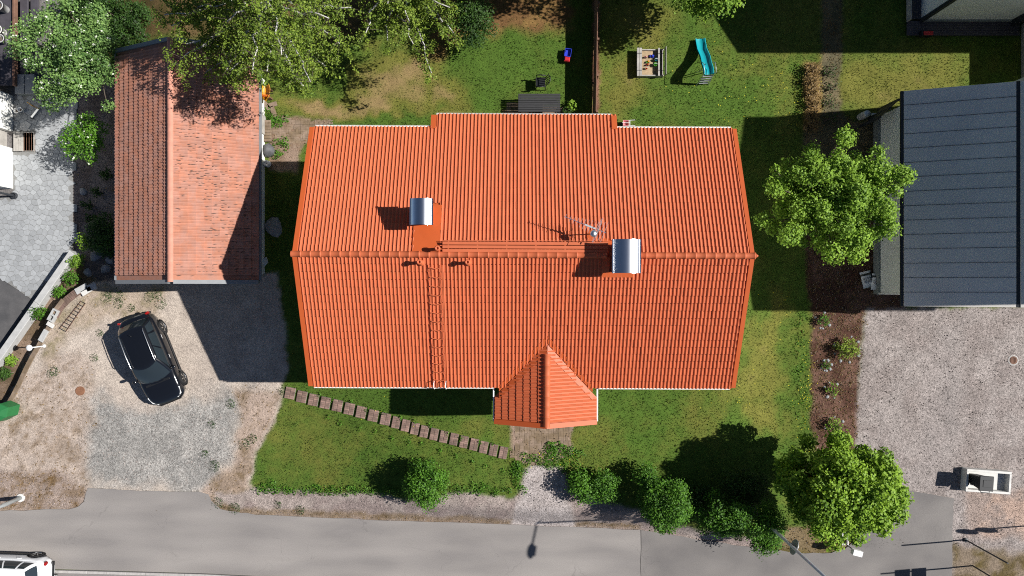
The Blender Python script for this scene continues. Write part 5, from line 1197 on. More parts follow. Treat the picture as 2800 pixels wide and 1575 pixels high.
# ------------------------------------------------------------------ CARS
def car(name, label, loc, rz, paint, seed=0, rail=True, tow=False):
    o = thing(name, label, 'car', loc, rz)
    B = lambda mb, nm, m_, par=None, sm=False: mb.build(nm, m_, par or o, sm, local=True)
    I = lambda x, t_: float(np.interp(x, [q[0] for q in t_], [q[1] for q in t_]))
    W = [(-2.22, .46), (-2.17, .62), (-2.05, .77), (-1.8, .865), (-1.2, .91), (0, .915), (1.1, .905), (1.6, .875), (1.9, .80), (2.08, .68), (2.18, .52), (2.22, .40)]
    Hb = [(-2.22, .86), (-2.15, .96), (-1.95, 1.0), (-1, .99), (0, .97), (.95, .965), (1.12, .965), (1.5, .91), (1.8, .84), (2.0, .76), (2.12, .67), (2.22, .56)]
    xs = np.concatenate([np.linspace(-2.22, -1.8, 9), np.linspace(-1.7, 1.5, 26), np.linspace(1.6, 2.22, 13)]); rows_ = []
    for x in xs:
        w, h = I(x, W), I(x, Hb); arch = 0
        for wx_ in (-1.32, 1.32):
            if abs(x - wx_) < .40: arch = max(arch, math.sqrt(.40 ** 2 - (x - wx_) ** 2))
        zb = max(.24 + .08 * (abs(x) > 1.9), .33 + arch - .05 if arch else 0)
        half = [(0, h + .035), (.35 * w, h + .03), (.62 * w, h + .018), (.80 * w, h), (.91 * w, h - .035), (.965 * w, h - .10), (.985 * w, h - .2), (1.0 * w, max(.62, zb + .02)), (.99 * w, max(.46, zb + .01)), (.94 * w, zb), (.3 * w, zb)]
        rows_.append([Vector((x, y, z)) for y, z in [(-a, b) for a, b in half[::-1]] + half[1:]])
    mb = MB().grid(rows_); n_ = len(rows_[0])
    for r_ in (rows_[0], rows_[-1]): mb.add(r_, [tuple(range(n_))])
    body = B(mb, 'body', paint, None, True)
    # cabin shell
    def cab(t_, a, xf0, xf1, xr0, xr1, w0, w1, z0=.96, z1=1.53):
        """outline point; a in 0..1 round the half from front centre to rear centre"""
        xf = xf0 + (xf1 - xf0) * t_; xr = xr0 + (xr1 - xr0) * t_; w = w0 + (w1 - w0) * t_; z = z0 + (z1 - z0) * t_
        z += .0
        return xf, xr, w, z
    def ring(t_, grow=0.0):
        xf, xr, w, z = cab(t_, 0, 1.10, .30, -2.02, -1.62, .845, .625); bul = .05 * math.sin(t_ * math.pi)
        w += bul + grow; xf += grow + .04 * math.sin(t_ * 3.14); xr -= grow; pts = []
        fr = [(xf - .20 * (q ** 2), q * w * .90) for q in (0, .3, .6, .85, 1)]
        sd_ = [(xf - .26 - (xf - .26 - xr - .14) * k / 7, w * (1 - .035 * (2 * k / 7 - .8) ** 2)) for k in range(8)]
        re_ = [(xr + .10 * (q ** 2), q * w * .92) for q in (1, .8, .5, 0)]
        half = fr + sd_ + re_
        return [Vector((x, y, z)) for x, y in half] + [Vector((x, -y, z)) for x, y in half[::-1][1:-1]]
    ts = (0, .2, .4, .6, .8, .94)
    mb = MB(); R_ = [ring(t_) for t_ in ts]; mb.grid([r_ + [r_[0]] for r_ in R_]); B(mb, 'pillars', paint, body, True)
    # roof cap
    rr_ = R_[-1]; c_ = Vector((sum(q.x for q in rr_) / len(rr_), 0, 1.585)); mb = MB(); lv = []
    for s_, dz in ((1.0, .0), (.95, .035), (.8, .06), (.5, .075), (.2, .08)): lv.append([Vector((c_.x + (q.x - c_.x) * s_, q.y * s_, q.z + dz)) for q in rr_])
    mb.grid([r_ + [r_[0]] for r_ in lv]); mb.add(lv[-1], [tuple(range(len(rr_)))]); B(mb, 'roof', paint, body, True)
    nh = len(R_[0]); half_n = 17
    def panel(nm, i0, i1, t0, t1, sides=(1,), m_='glass_dark', g=.007):
        for sgn in sides:
            rws = []
            for t_ in np.linspace(t0, t1, 5):
                r_ = ring(t_, g); seg = [r_[int(i)].lerp(r_[min(int(i) + 1, nh - 1)], i - int(i)) for i in np.linspace(i0, i1, max(3, int((i1 - i0) * 2) + 1))]
                rws.append([Vector((q.x, sgn * q.y, q.z)) for q in seg])
            B(MB().grid(rws), nm, m_, body, True)
    # windscreen spans the front centre
    rws = []
    for t_ in np.linspace(.06, .93, 6):
        r_ = ring(t_, .007); h_ = [r_[k] for k in range(0, 5)]; h_[4] = h_[3].lerp(h_[4], .75); rws.append([Vector((q.x, -q.y, q.z)) for q in h_[::-1][:-1]] + h_)
    B(MB().grid(rws), 'windscreen', 'glass_dark', body, True)
    rws = []
    for t_ in np.linspace(.22, .93, 5):
        r_ = ring(t_, .007); h_ = [r_[k] for k in range(16, 12, -1)]; h_[3] = h_[2].lerp(h_[3], .5); rws.append([Vector((q.x, -q.y, q.z)) for q in h_[::-1][:-1]] + h_)
    B(MB().grid(rws), 'rear_window', 'glass_dark', body, True)
    panel('side_window', 5.3, 7.7, .12, .88, (1, -1)); panel('side_window', 7.95, 10.2, .12, .88, (1, -1)); panel('quarter_window', 10.5, 11.8, .2, .84, (1, -1))
    # wheels
    for x in (-1.32, 1.32):
        for s_ in (-1, 1):
            mm = Matrix.Rotation(R(-90 * s_), 3, 'X')
            ty = B(MB().lathe((x, s_ * .72, .33), [(.20, -.02), (.30, -.02), (.33, .02), (.33, .17), (.31, .205), (.235, .212), (.225, .19)], 26, mm), 'wheel', 'rubber', None, True)
            rim = MB().lathe((x, s_ * .72, .33), [(.228, .19), (.215, .20), (.20, .165), (.03, .165)], 26, mm)
            for k in range(5):
                a = k * 1.2566; rim.add([Vector((x, s_ * .72, .33)) + mm @ Vector(q) for q in ((math.cos(a - .22) * .05, math.sin(a - .22) * .05, .205), (math.cos(a - .13) * .212, math.sin(a - .13) * .212, .198), (math.cos(a + .13) * .212, math.sin(a + .13) * .212, .198), (math.cos(a + .22) * .05, math.sin(a + .22) * .05, .205))], [(0, 1, 2, 3)])
            B(rim, 'rim', 'alu', ty)
            B(MB().lathe((x, s_ * .60, .36), [(.40, .0), (.40, .29), (.37, .30), (.36, .02)], 22, mm), 'wheel_arch', 'plastic_black', body)
    for s_ in (-1, 1):
        mi = MB().lathe((.72, s_ * 1.0, 1.02), [(.02, -.09), (.085, -.06), (.10, 0), (.085, .06), (.02, .085)], 10, Matrix.Diagonal((.75, 1.25, .9))); B(mi, 'mirror', paint, body, True)
        B(MB().box((.74, s_ * .90, .99), (.08, .14, .04)), 'mirror_arm', 'plastic_black', body)
        B(MB().prism([(1.62, s_ * .66), (2.06, s_ * .42), (2.12, s_ * .50), (1.98, s_ * .72), (1.66, s_ * .81)], .70, lambda x, y: I(x, Hb) - .0 - .03 * abs(y)), 'headlight', 'lamp_glass', body)
        B(MB().box((-2.13, s_ * .70, .86), (.10, .16, .16), s_ * .35, ch=.03), 'taillight', 'light_red', body)
        if rail:
            B(MB().tube([(-1.45, s_ * .60, 1.53), (-1.35, s_ * .585, 1.60), (-.5, s_ * .595, 1.63), (.1, s_ * .585, 1.60), (.2, s_ * .58, 1.54)], .02, 7), 'roof_rail', 'alu', body, True)
        for x in (.15, -.85): B(MB().box((x, s_ * .915, .84), (.2, .03, .03), ch=.008), 'door_handle', paint if paint == 'paint_white' else 'alu', body)
        B(MB().box((0, s_ * .905, .33), (2.1, .05, .12), ch=.015), 'sill', 'plastic_black', body)
    for y in (.1, .5): B(MB().tube([(1.10, y, .99), (.98, y - .45, 1.03)], .010, 5), 'wiper', 'plastic_black', body)
    B(MB().box((1.13, 0, .985), (.10, 1.2, .02)), 'cowl_grille', 'plastic_black', body)
    B(MB().box((2.19, 0, .52), (.06, 1.0, .18), ch=.02), 'grille', 'plastic_black', body); B(MB().box((-2.20, 0, .45), (.08, 1.3, .16), ch=.02), 'rear_bumper', 'plastic_black', body)
    B(MB().tube([(-1.25, 0, 1.61), (-1.33, 0, 1.74)], .012, 6), 'antenna', 'plastic_black', body)
    if tow: B(MB().tube([(-2.15, 0, .38), (-2.36, 0, .36), (-2.42, 0, .46)], .03, 8), 'tow_bar', 'plastic_black', body); B(MB().lathe((-2.42, 0, .48), [(.02, -.03), (.035, 0), (.02, .03)], 8), 'tow_ball', 'alu', body)
    return o
car('parked_car', 'black estate car with silver roof rails on the dirt drive', (-17.20, -3.43, 0), R(-68), 'paint_black')
car('parked_car', 'white car cut off at the bottom left corner on the road', (-24.3, -13.72, .03), R(178), 'paint_white', rail=False, tow=True)

# ------------------------------------------------------------------ BACK YARD
fn_ = thing('wooden_fence', 'low dark wooden fence casting a wide shadow on the back lawn', 'fence', Pg(1624, 160))
fa, fb = Pg(1621, 322), Pg(1627, -60); L = (fb - fa).length; nb_ = int(L / .125); ang = math.atan2((fb - fa).y, (fb - fa).x)
for i in range(nb_):
    q = fa.lerp(fb, (i + .5) / nb_); MB().box((q.x, q.y, q.z + .63), (L / nb_ - .0015, .022, 1.20 + random.uniform(-.012, .012)), ang).build('fence_board', 'wood_brown', fn_)
for i in range(5):
    q = fa.lerp(fb, i / 4); MB().box((q.x + .06, q.y, q.z + .6), (.09, .09, 1.25), ang).build('post', 'wood_brown', fn_)
for z in (.3, 1.0): q = (fa + fb) / 2; MB().box((q.x + .035, q.y, q.z + z), (L, .04, .09), ang).build('rail', 'wood_brown', fn_)
# table
zt = g1(.6, 8.8) + .74; a_, b_ = P(1417, 306, zt), P(1532, 256, zt); c_ = (a_ + b_) / 2; w_, d_ = b_.x - a_.x, b_.y - a_.y
tb = thing('garden_table', 'dark slatted garden table behind the orange roof', 'table', (c_.x, c_.y, zt - .74))
for i in range(8): MB().box((c_.x, a_.y + d_ * (i + .5) / 8, zt), (w_, d_ / 8 - .012, .03), ch=.006).build('slat', 'wood_dark', tb)
for sx_ in (-1, 1):
    for sy_ in (-1, 1): MB().box((c_.x + sx_ * (w_ / 2 - .1), c_.y + sy_ * (d_ / 2 - .08), zt - .385), (.07, .07, .72)).build('leg', 'wood_dark', tb)
MB().box((c_.x, c_.y, zt - .05), (w_ - .2, .08, .06)).build('stretcher', 'wood_dark', tb)
p = P(1500, 318, zt - .3); bn = thing('garden_bench', 'dark slatted bench tucked between garden table and orange roof', 'bench', (p.x, p.y, zt - .74))
for i in range(3): MB().box((p.x - .2, p.y + i * .11 - .1, zt - .30), (1.5, .095, .03)).build('slat', 'wood_dark', bn)
for x in (-.7, .35):
    for dy in (-.1, .12): MB().box((p.x + x, p.y + dy, zt - .53), (.06, .06, .42)).build('leg', 'wood_dark', bn)
# chair: faces left, slatted back on the right
p = Pg(1478, 232); ch_ = thing('garden_chair', 'black plastic armchair with slatted back on the lawn', 'chair', p)
MB().box((p.x - .02, p.y, p.z + .42), (.46, .46, .035), ch=.012).build('seat', 'plastic_black', ch_)
for sx_, sy_ in ((-1, -1), (-1, 1), (1, -1), (1, 1)): MB().tube([(p.x + sx_ * .20, p.y + sy_ * .22, p.z + .42), (p.x + sx_ * .25, p.y + sy_ * .26, p.z)], [.022, .018], 7).build('leg', 'plastic_black', ch_)
for s_ in (-1, 1): MB().tube([(p.x - .22, p.y + s_ * .27, p.z + .42), (p.x - .22, p.y + s_ * .27, p.z + .63), (p.x - .05, p.y + s_ * .28, p.z + .66), (p.x + .22, p.y + s_ * .25, p.z + .66)], [.02, .024, .03, .026], 7).build('armrest', 'plastic_black', ch_, True)
for i in range(6):
    t_ = (i - 2.5) / 2.5; y = p.y + t_ * .21; MB().tube([(p.x + .21 + .03 * (1 - t_ * t_), y, p.z + .43), (p.x + .27 + .05 * (1 - t_ * t_), y, p.z + .70), (p.x + .34 + .06 * (1 - t_ * t_), y, p.z + .90)], .018, 6).build('back_slat', 'plastic_black', ch_)
MB().tube([(p.x + .33, p.y - .24, p.z + .88), (p.x + .40, p.y - .12, p.z + .92), (p.x + .42, p.y, p.z + .93), (p.x + .40, p.y + .12, p.z + .92), (p.x + .33, p.y + .24, p.z + .88)], .022, 7).build('back_rail', 'plastic_black', ch_, True)
# toy truck
p = Pg(1551, 155); tt = thing('toy_truck', 'blue and red toy dump truck beside the fence shadow', 'toy', p, R(-8))
B = lambda mb, nm, m_, par: mb.build(nm, m_, par, False, local=True)
mb = MB()
for dx, dy, sx_, sy_ in ((0, .29, .30, .02), (0, -.08, .30, .02), (-.15, .105, .02, .39), (.15, .105, .02, .39)): mb.box((dx, dy, .22), (sx_, sy_, .16))
mb.box((0, .105, .15), (.30, .38, .03)); B(mb, 'dump_bed', 'plastic_blue', tt)
B(MB().box((0, -.20, .20), (.27, .22, .20), ch=.05), 'cab', 'plastic_red', tt); B(MB().box((0, .03, .11), (.22, .6, .05)), 'chassis', 'plastic_black', tt)
for x in (-.14, .14):
    for y in (-.18, .2): B(MB().lathe((x, y, .09), [(.09, -.03), (.09, .03), (.02, .031)], 14, Matrix.Rotation(R(90), 3, 'Y')), 'wheel', 'plastic_black', tt)
# sandbox
p0 = Pg(1738, 212); p1 = Pg(1815, 139); c_ = (p0 + p1) / 2; w_, d_ = (p1.x - p0.x), (p1.y - p0.y); z = c_.z
sb = thing('sandbox', 'grey wooden sandbox with hinged bench sides and toys inside', 'sandbox', c_)
mb = MB()
for dy in (-d_ / 2 + .03, d_ / 2 - .03): mb.box((c_.x, c_.y + dy, z + .12), (w_ - .1, .05, .26))
for dx in (-w_ / 2 + .12, w_ / 2 - .12): mb.box((c_.x + dx, c_.y, z + .12), (.05, d_ - .02, .26))
mb.build('frame', 'wood_grey', sb)
for i in range(2):
    MB().box((c_.x - w_ / 2 + .06 + i * .125, c_.y, z + .34), (.115, d_ + .06, .025), ch=.004).build('seat_board', 'wood_grey', sb)
MB().box((c_.x + w_ / 2 - .30, c_.y, z + .34), (.10, d_ + .04, .025), ch=.004).build('seat_board', 'wood_grey', sb)
for i in range(2): MB().box((c_.x + w_ / 2 - .03 + i * .02, c_.y, z + .40 + i * .125), (.022, d_ + .04, .11), ch=.004).build('back_board', 'wood_grey', sb)
for dy in (-d_ / 2 + .24, d_ / 2 - .24):
    for x in (c_.x - w_ / 2 + .11, c_.x + w_ / 2 - .2): MB().box((x, c_.y + dy, z + .36), (.24, .025, .02)).build('hinge', 'dark_metal', sb)
rws = [[Vector((c_.x - w_ / 2 + .16 + (w_ - .32) * i / 15, c_.y - d_ / 2 + .06 + (d_ - .12) * j / 15, z + .12 + .06 * float(fbm(i * .6, j * .6, 3)))) for j in range(16)] for i in range(16)]
MB().grid(rws).build('sand', 'sand', sb, True)
def bucket(u, v, m_, lab, r=.085, h=.13, dz=.18):
    q = P(u, v, z + dz); o = thing('sand_bucket', lab, 'toy', (q.x, q.y, z + dz), group='toys in the sandbox')
    MB().lathe((q.x, q.y, z + dz), [(r * .7, 0), (r, h), (r * 1.1, h), (r * .92, h - .005), (r * .65, .02)], 14).build('bucket', m_, o, True)
    MB().tube([(q.x - r, q.y, z + dz + h), (q.x - r * .6, q.y + .03, z + dz + h + .05), (q.x + r * .6, q.y + .03, z + dz + h + .05), (q.x + r, q.y, z + dz + h)], .008, 5).build('handle', 'plastic_white', o)
bucket(1791, 178, 'plastic_lime', 'green bucket at the right side of the sandbox'); bucket(1767, 188, 'plastic_orange', 'small orange bucket in the middle of the sand', .05, .08)
bucket(1793, 165, 'plastic_teal', 'teal bucket near the top right of the sandbox', .07)
def toyblock(u, v, m_, m2, lab, s=.1, rz_=.3):
    q = P(u, v, z + .2); o = thing('sand_toy', lab, 'toy', (q.x, q.y, z + .15), group='toys in the sandbox')
    MB().box((q.x, q.y, z + .20), (s * 2, s, s * .6), rz_, ch=.02).build('body', m_, o); MB().box((q.x + .04, q.y + .01, z + .26), (s * .9, s * .8, s * .6), rz_, ch=.02).build('cab', m2, o)
    for k in (-1, 1): MB().lathe((q.x + k * s * .7, q.y - s * .55, z + .19), [(.04, -.02), (.04, .02), (.01, .021)], 10, Matrix.Rotation(R(90), 3, 'X')).build('wheel', 'plastic_black', o)
toyblock(1782, 154, 'plastic_blue', 'plastic_blue', 'blue toy vehicle at the top of the sandbox', .11, -.2); toyblock(1770, 169, 'plastic_lime', 'plastic_yellow', 'green and yellow toy vehicle in the sand', .09); toyblock(1769, 177, 'plastic_red', 'plastic_orange', 'red toy piece next to the green toy vehicle', .07, .1)
toyblock(1798, 160, 'plastic_pink', 'plastic_white', 'pink and white toy heap in the sandbox corner', .1, .8)
toyblock(1764, 156, 'plastic_pink', 'plastic_pink', 'pale pink toy at the top left of the sand', .06, .2)
# slide
sl = thing('garden_slide', 'turquoise plastic slide standing on the back lawn', 'slide', Pg(1920, 160))
g_ = g1(9.5, 11); top = P(1936, 190, g_ + 1.05); bot = Pg(1915, 114, .12); mid = top.lerp(bot, .5) + Vector((.06, .0, -.14))
path = [top + (top - bot).normalized() * .28 + Vector((0, 0, .0)), top, top.lerp(bot, .25) + Vector((.01, 0, -.05)), mid, top.lerp(bot, .75) + Vector((0, 0, -.13)), bot, bot + Vector((-.02, .14, .0))]
path[0].z = top.z
dr = (bot - top); sd_ = Vector((dr.y, -dr.x, 0)).normalized(); rows_ = []
for i, q in enumerate(path):
    w_ = .20; up = Vector((0, 0, .13 if i < 5 else .08))
    rows_.append([q - sd_ * (w_ + .035) + up, q - sd_ * w_ + up, q - sd_ * (w_ - .05), q + sd_ * (w_ - .05), q + sd_ * w_ + up, q + sd_ * (w_ + .035) + up, q + sd_ * (w_ + .03), q - sd_ * (w_ + .03) - Vector((0, 0, .02))])
MB().grid(rows_).build('chute', 'plastic_teal', sl, True)
bk = (top - bot); bk.z = 0; bk = bk.normalized()
for s_ in (-1, 1):
    a_ = path[0] + sd_ * s_ * .24; MB().tube([a_ + Vector((0, 0, .0)), Vector((a_.x, a_.y, g_)) + bk * .16 + sd_ * s_ * .05], .02, 7).build('ladder_rail', 'galv', sl); MB().tube([top + sd_ * s_ * .22, Vector((top.x, top.y, g_)) + sd_ * s_ * .26 - bk * .2], .02, 7).build('leg', 'galv', sl)
    MB().tube([path[0] + sd_ * s_ * .25, path[0] + sd_ * s_ * .27 + Vector((0, 0, .34)), top - bk * .2 + sd_ * s_ * .27 + Vector((0, 0, .3)), top - bk * .35 + sd_ * s_ * .24], .016, 7).build('handrail', 'galv', sl, True)
for i in range(4):
    t_ = (i + .6) / 4.4; q = path[0].lerp(Vector((path[0].x, path[0].y, g_)) + bk * .16, t_); MB().box(q, (.44, .07, .025), math.atan2(sd_.y, sd_.x)).build('rung', 'gable_grey', sl)
# pink toy pushchair by the eaves
p = Pg(1713, 340); o = thing('toy_pushchair', 'pink toy wheelbarrow with white handles by the roof eave', 'toy', p)
MB().lathe((p.x - .08, p.y, p.z + .2), [(.10, -.04), (.17, .06), (.19, .10), (.16, .095), (.10, -.01), (.01, -.02)], 4, Matrix.Rotation(R(45), 3, 'Z')).build('tub', 'plastic_pink', o)
MB().box((p.x - .08, p.y, p.z + .305), (.36, .02, .02)).build('rim', 'plastic_white', o)
for s_ in (-1, 1): MB().tube([(p.x - .2, p.y + s_ * .10, p.z + .2), (p.x + .15, p.y + s_ * .13, p.z + .28), (p.x + .36, p.y + s_ * .13, p.z + .33)], .017, 6).build('handle', 'plastic_white', o)
MB().box((p.x + .12, p.y, p.z + .25), (.03, .24, .03)).build('crossbar', 'plastic_white', o); MB().lathe((p.x - .28, p.y, p.z + .09), [(.09, -.025), (.09, .025), (.02, .026)], 14, Matrix.Rotation(R(90), 3, 'X')).build('wheel', 'plastic_black', o)

# ------------------------------------------------------------------ THINGS ALONG THE LEFT GARAGE
p = P(731, 255, .35); o = thing('plastic_boat', 'yellow pointed plastic boat leaning by the white garage wall', 'boat', p)
rows_ = []
for i in range(9):
    t_ = i / 8; w_ = .235 * math.sin(math.pi * (.22 + .78 * t_)) ** .8 if t_ < .98 else .01; y = p.y + .36 - .80 * t_
    rows_.append([Vector((p.x - w_, y, p.z + .30)), Vector((p.x - w_ * .86, y, p.z + .16)), Vector((p.x - w_ * .3, y, p.z + .08)), Vector((p.x + w_ * .3, y, p.z + .08)), Vector((p.x + w_ * .86, y, p.z + .16)), Vector((p.x + w_, y, p.z + .30))])
MB().grid(rows_).build('hull', 'plastic_yellow', o, True); [MB().box((p.x - .02, p.y + dy_, .2), (.34, .06, .4)).build('trestle', 'wood_brown', o) for dy_ in (-.2, .2)]; MB().tube([r_[0] for r_ in rows_] + [r_[5] for r_ in rows_[::-1]], .016, 6).build('gunwale', 'plastic_yellow', o)
MB().tube([(p.x - .4, p.y - .06, p.z + .36), (p.x + .42, p.y - .12, p.z + .36)], .012, 6).build('paddle_shaft', 'plastic_black', o); MB().box((p.x, p.y - .18, p.z + .22), (.38, .1, .02)).build('seat', 'plastic_orange', o)
for i, (u, v, rz_, lab) in enumerate(((730, 290, -.9, 'tan slab nearest the yellow boat'), (747, 303, -1.2, 'tan slab right of the garage wall below the boat'), (745, 287, .3, 'reddish slab right of the yellow boat'))):
    p = Pg(u, v); tag(MB().box((p.x, p.y, p.z + .03), (.46, .22, .06), rz_, ch=.01).build('stepping_slab', 'paver_tan'), lab, 'slab', 'slabs below the yellow boat')
ld = thing('door_step', 'paved concrete doorstep beside the garage side door', 'step', Pg(731, 360))
a_, b_ = Pg(725.5, 389), Pg(743, 330)
for i in range(7): MB().box(((a_.x + b_.x) / 2, a_.y + (b_.y - a_.y) * (i + .5) / 7, a_.z + .08), (b_.x - a_.x, (b_.y - a_.y) / 7 - .01, .18), ch=.01).build('paver', 'paver_tan', ld)
p = Pg(737, 412); mb = MB().rock((p.x, p.y, p.z), .30, 77, 12, 1.5); tag(mb.build('tarp_bundle', 'tarp', None, True), 'dark tarpaulin bundle against the white garage wall', 'tarpaulin')
p = Pg(733, 449); o = thing('hose_reel', 'white round reel on the ground by the garage wall', 'reel', p)
MB().lathe((p.x, p.y, p.z), [(.16, 0), (.16, .05), (.11, .06), (.10, .22), (.15, .23), (.155, .28), (.10, .27), (.02, .2)], 18).build('reel', 'plastic_white', o, True); MB().tube([(p.x, p.y, p.z + .2), (p.x + .05, p.y + .05, p.z + .33)], .014, 6).build('crank', 'galv', o)
p = Pg(722, 714); o = tag(MB().prism([(p.x - .2, p.y - .12), (p.x + .05, p.y - .24), (p.x + .2, p.y - .05), (p.x + .14, p.y + .2), (p.x - .12, p.y + .16)], p.z, p.z + .22, .35).build('plastic_sack', 'bag_plastic'), 'pale crumpled sack in shade near the garage corner', 'sack')
# ------------------------------------------------------------------ BY THE RIGHT BUILDING
p = Pg(2350, 321); o = thing('rain_barrel', 'grey round barrel casting a long shadow near the trellis', 'barrel', p)
MB().lathe(p, [(.14, 0), (.165, .1), (.17, .5), (.15, .66), (.155, .70), (.155, .72)], 18).build('barrel', 'concrete', o, True); MB().lathe(p + Vector((0, 0, .715)), [(.16, 0), (.16, .03), (.03, .05)], 18).build('lid', 'galv', o, True)
p = Pg(2400, 318); tag(MB().box((p.x, p.y, p.z + .03), (.62, .3, .06), .03, ch=.01).build('paving_slab', 'concrete_white'), 'white slab beside the round grey barrel', 'slab')
tl = thing('black_trellis', 'black slatted screen at the upper corner of the grey roofed building', 'trellis', (17.4, 8.5, .3))
q0 = Pg(2352, 346); q1 = Vector((17.7, 8.62, .3))
for x_, y_ in ((q0.x, q0.y), ((q0.x + q1.x) / 2, (q0.y + q1.y) / 2), (q1.x, q1.y)): MB().box((x_, y_, 1.2), (.09, .09, 1.85)).build('post', 'seam_dark', tl)
for i in range(6):
    c_ = (q0 + q1) / 2; d = q1 - q0; MB().box((c_.x, c_.y, .75 + i * .26), (math.hypot(d.x, d.y), .03, .13), math.atan2(d.y, d.x)).build('slat', 'seam_dark', tl)
def text_mesh(body, name, loc, rz_, size, m_, parent, ext=.002):
    cu = bpy.data.curves.new(name, 'FONT'); cu.body = body; cu.size = size; cu.align_x = 'CENTER'; cu.align_y = 'CENTER'; cu.extrude = ext
    ob = bpy.data.objects.new(name, cu); COL.objects.link(ob); dg = bpy.context.evaluated_depsgraph_get(); me = bpy.data.meshes.new_from_object(ob.evaluated_get(dg)); bpy.data.objects.remove(ob)
    me.materials.append(M[m_]); o = bpy.data.objects.new(name, me); COL.objects.link(o); o.parent = parent; o.location = loc; o.rotation_euler = (0, 0, rz_); return o
for i, (u, v, rz_, z_, lab) in enumerate(((2369, 764, R(14), .05, 'white soil bag lying further left, MULTA MUSTA print'), (2393, 771, R(-5), .16, 'white soil bag overlapping the other, nearest the wall'))):
    p = Pg(u, v); o = thing('soil_bag', lab, 'bag', (p.x, p.y, p.z + z_ - .03), rz_, 'soil bags by the pale wall'); rows_ = []
    for a in range(9):
        for_row = []
        for b_ in range(9):
            s_, t_ = a / 8 * 2 - 1, b_ / 8 * 2 - 1; for_row.append(Vector((s_ * .27 * (1 - .06 * (1 - t_ * t_)), t_ * .40, .02 + .13 * (max(0, 1 - abs(s_) ** 3) * max(0, 1 - abs(t_) ** 3)) ** .6 + .01 * math.sin(7 * s_ + 5 * t_))))
        rows_.append(for_row)
    MB().grid(rows_).build('sack', 'bag_plastic', o, True, local=True)
    rws = [[q + Vector((0, 0, .006)) for q in r_[6:8]] for r_ in rows_]; MB().grid(rws).build('dark_print_band', 'bag_print', o, True, local=True)
    for k, (w_, dy) in enumerate((('MULTA', .06), ('MUSTA', -.07))): text_mesh(w_, 'lettering', (0, dy, .162), math.pi, .15, 'bag_print', o)
# ------------------------------------------------------------------ DRIVES: drains, bins, lamps, signs
p = Pg(219, 1069); o = thing('manhole_cover', 'rusty round manhole cover on the dirt drive', 'manhole', p)
MB().lathe(p + Vector((0, 0, -.03)), [(.225, 0), (.225, .045), (.205, .045), (.205, .036)], 26).build('rim', 'rust', o); MB().lathe(p + Vector((0, 0, -.03)), [(.20, 0), (.20, .05), (.01, .052)], 26).build('lid', 'rust', o)
for k in range(5): MB().box((p.x - .12 + k * .06, p.y, p.z + .023), (.018, .26, .006)).build('rib', 'rust', o)
p = Pg(2771, 985); o = thing('drain_grate', 'round storm drain grate in the gravel drive', 'drain', p)
MB().lathe(p + Vector((0, 0, -.03)), [(.26, .0), (.26, .025), (.20, .04), (.19, .03)], 26).build('collar', 'granite', o); MB().lathe(p + Vector((0, 0, -.03)), [(.19, 0), (.19, .036), (.165, .04)], 24).build('rim', 'wood_brown', o)
for k in range(5): MB().box((p.x - .12 + k * .06, p.y, p.z + .016), (.03, .31 - abs(k - 2) * .05, .012)).build('bar', 'wood_brown', o)
MB().lathe(p + Vector((0, 0, -.03)), [(.165, .0), (.165, .025), (.01, .026)], 20).build('pit', 'dark_metal', o)
# concrete bin pen with wheelie bin
c_ = Pg(2688, 1311); c_.z = g1(c_.x, c_.y); bp = thing('bin_pen', 'white concrete bin enclosure on the gravel drive', 'enclosure', c_); rz_ = R(-4)
mm = Matrix.Rotation(rz_, 3, 'Z'); LW, LD, LH = 2.16, 1.08, .40
for nm, dx, dy, sx_, sy_ in (('long_wall', 0, LD / 2 - .055, LW, .11), ('long_wall', 0, -LD / 2 + .055, LW, .11), ('end_wall', -LW / 2 + .055, 0, .11, LD - .23), ('end_wall', LW / 2 - .055, 0, .11, LD - .23)):
    q = c_ + mm @ Vector((dx, dy, LH / 2)); MB().box(q, (sx_, sy_, LH), rz_, ch=.012).build(nm, 'concrete_white', bp)
MB().box(c_ + Vector((0, 0, .06)), (LW - .2, LD - .2, .05), rz_).build('floor', 'concrete_white', bp)
def wheelie(name, label, c, rz_, m_, h=1.0, w=.52, d=.55):
    o = thing(name, label, 'bin', c, rz_)
    MB().lathe((0, 0, 0), [(w * .46, .06), (w * .66, h * .92), (w * .70, h * .92), (w * .70, h * .95)], 4, Matrix.Rotation(R(45), 3, 'Z')).build('body', m_, o, local=True)
    l = MB(); l.box((0, 0, h * .985), (w * 1.06, d * 1.06, .07), ch=.03); l = l.build('lid', m_, o, local=True)
    MB().box((.02, 0, h + .02), (w * .62, d * .5, .03), ch=.012).build('lid_panel', m_, l, local=True)
    MB().tube([(-.2, -d * .55, h * .93), (-.2, -d * .66, h * .95), (.2, -d * .66, h * .95), (.2, -d * .55, h * .93)], .018, 7).build('handle', m_, o, local=True)
    for s_ in (-1, 1): MB().lathe((s_ * .22, -d * .40, .10), [(.10, -.03), (.10, .03), (.02, .031)], 14, Matrix.Rotation(R(90), 3, 'Y')).build('wheel', 'rubber', o, local=True)
    return o
q = Pg(2652, 1304); wheelie('wheelie_bin', 'black wheelie bin standing inside the white concrete enclosure', (q.x, q.y, c_.z + .09), R(-4), 'plastic_black', 1.08, .62, .66)
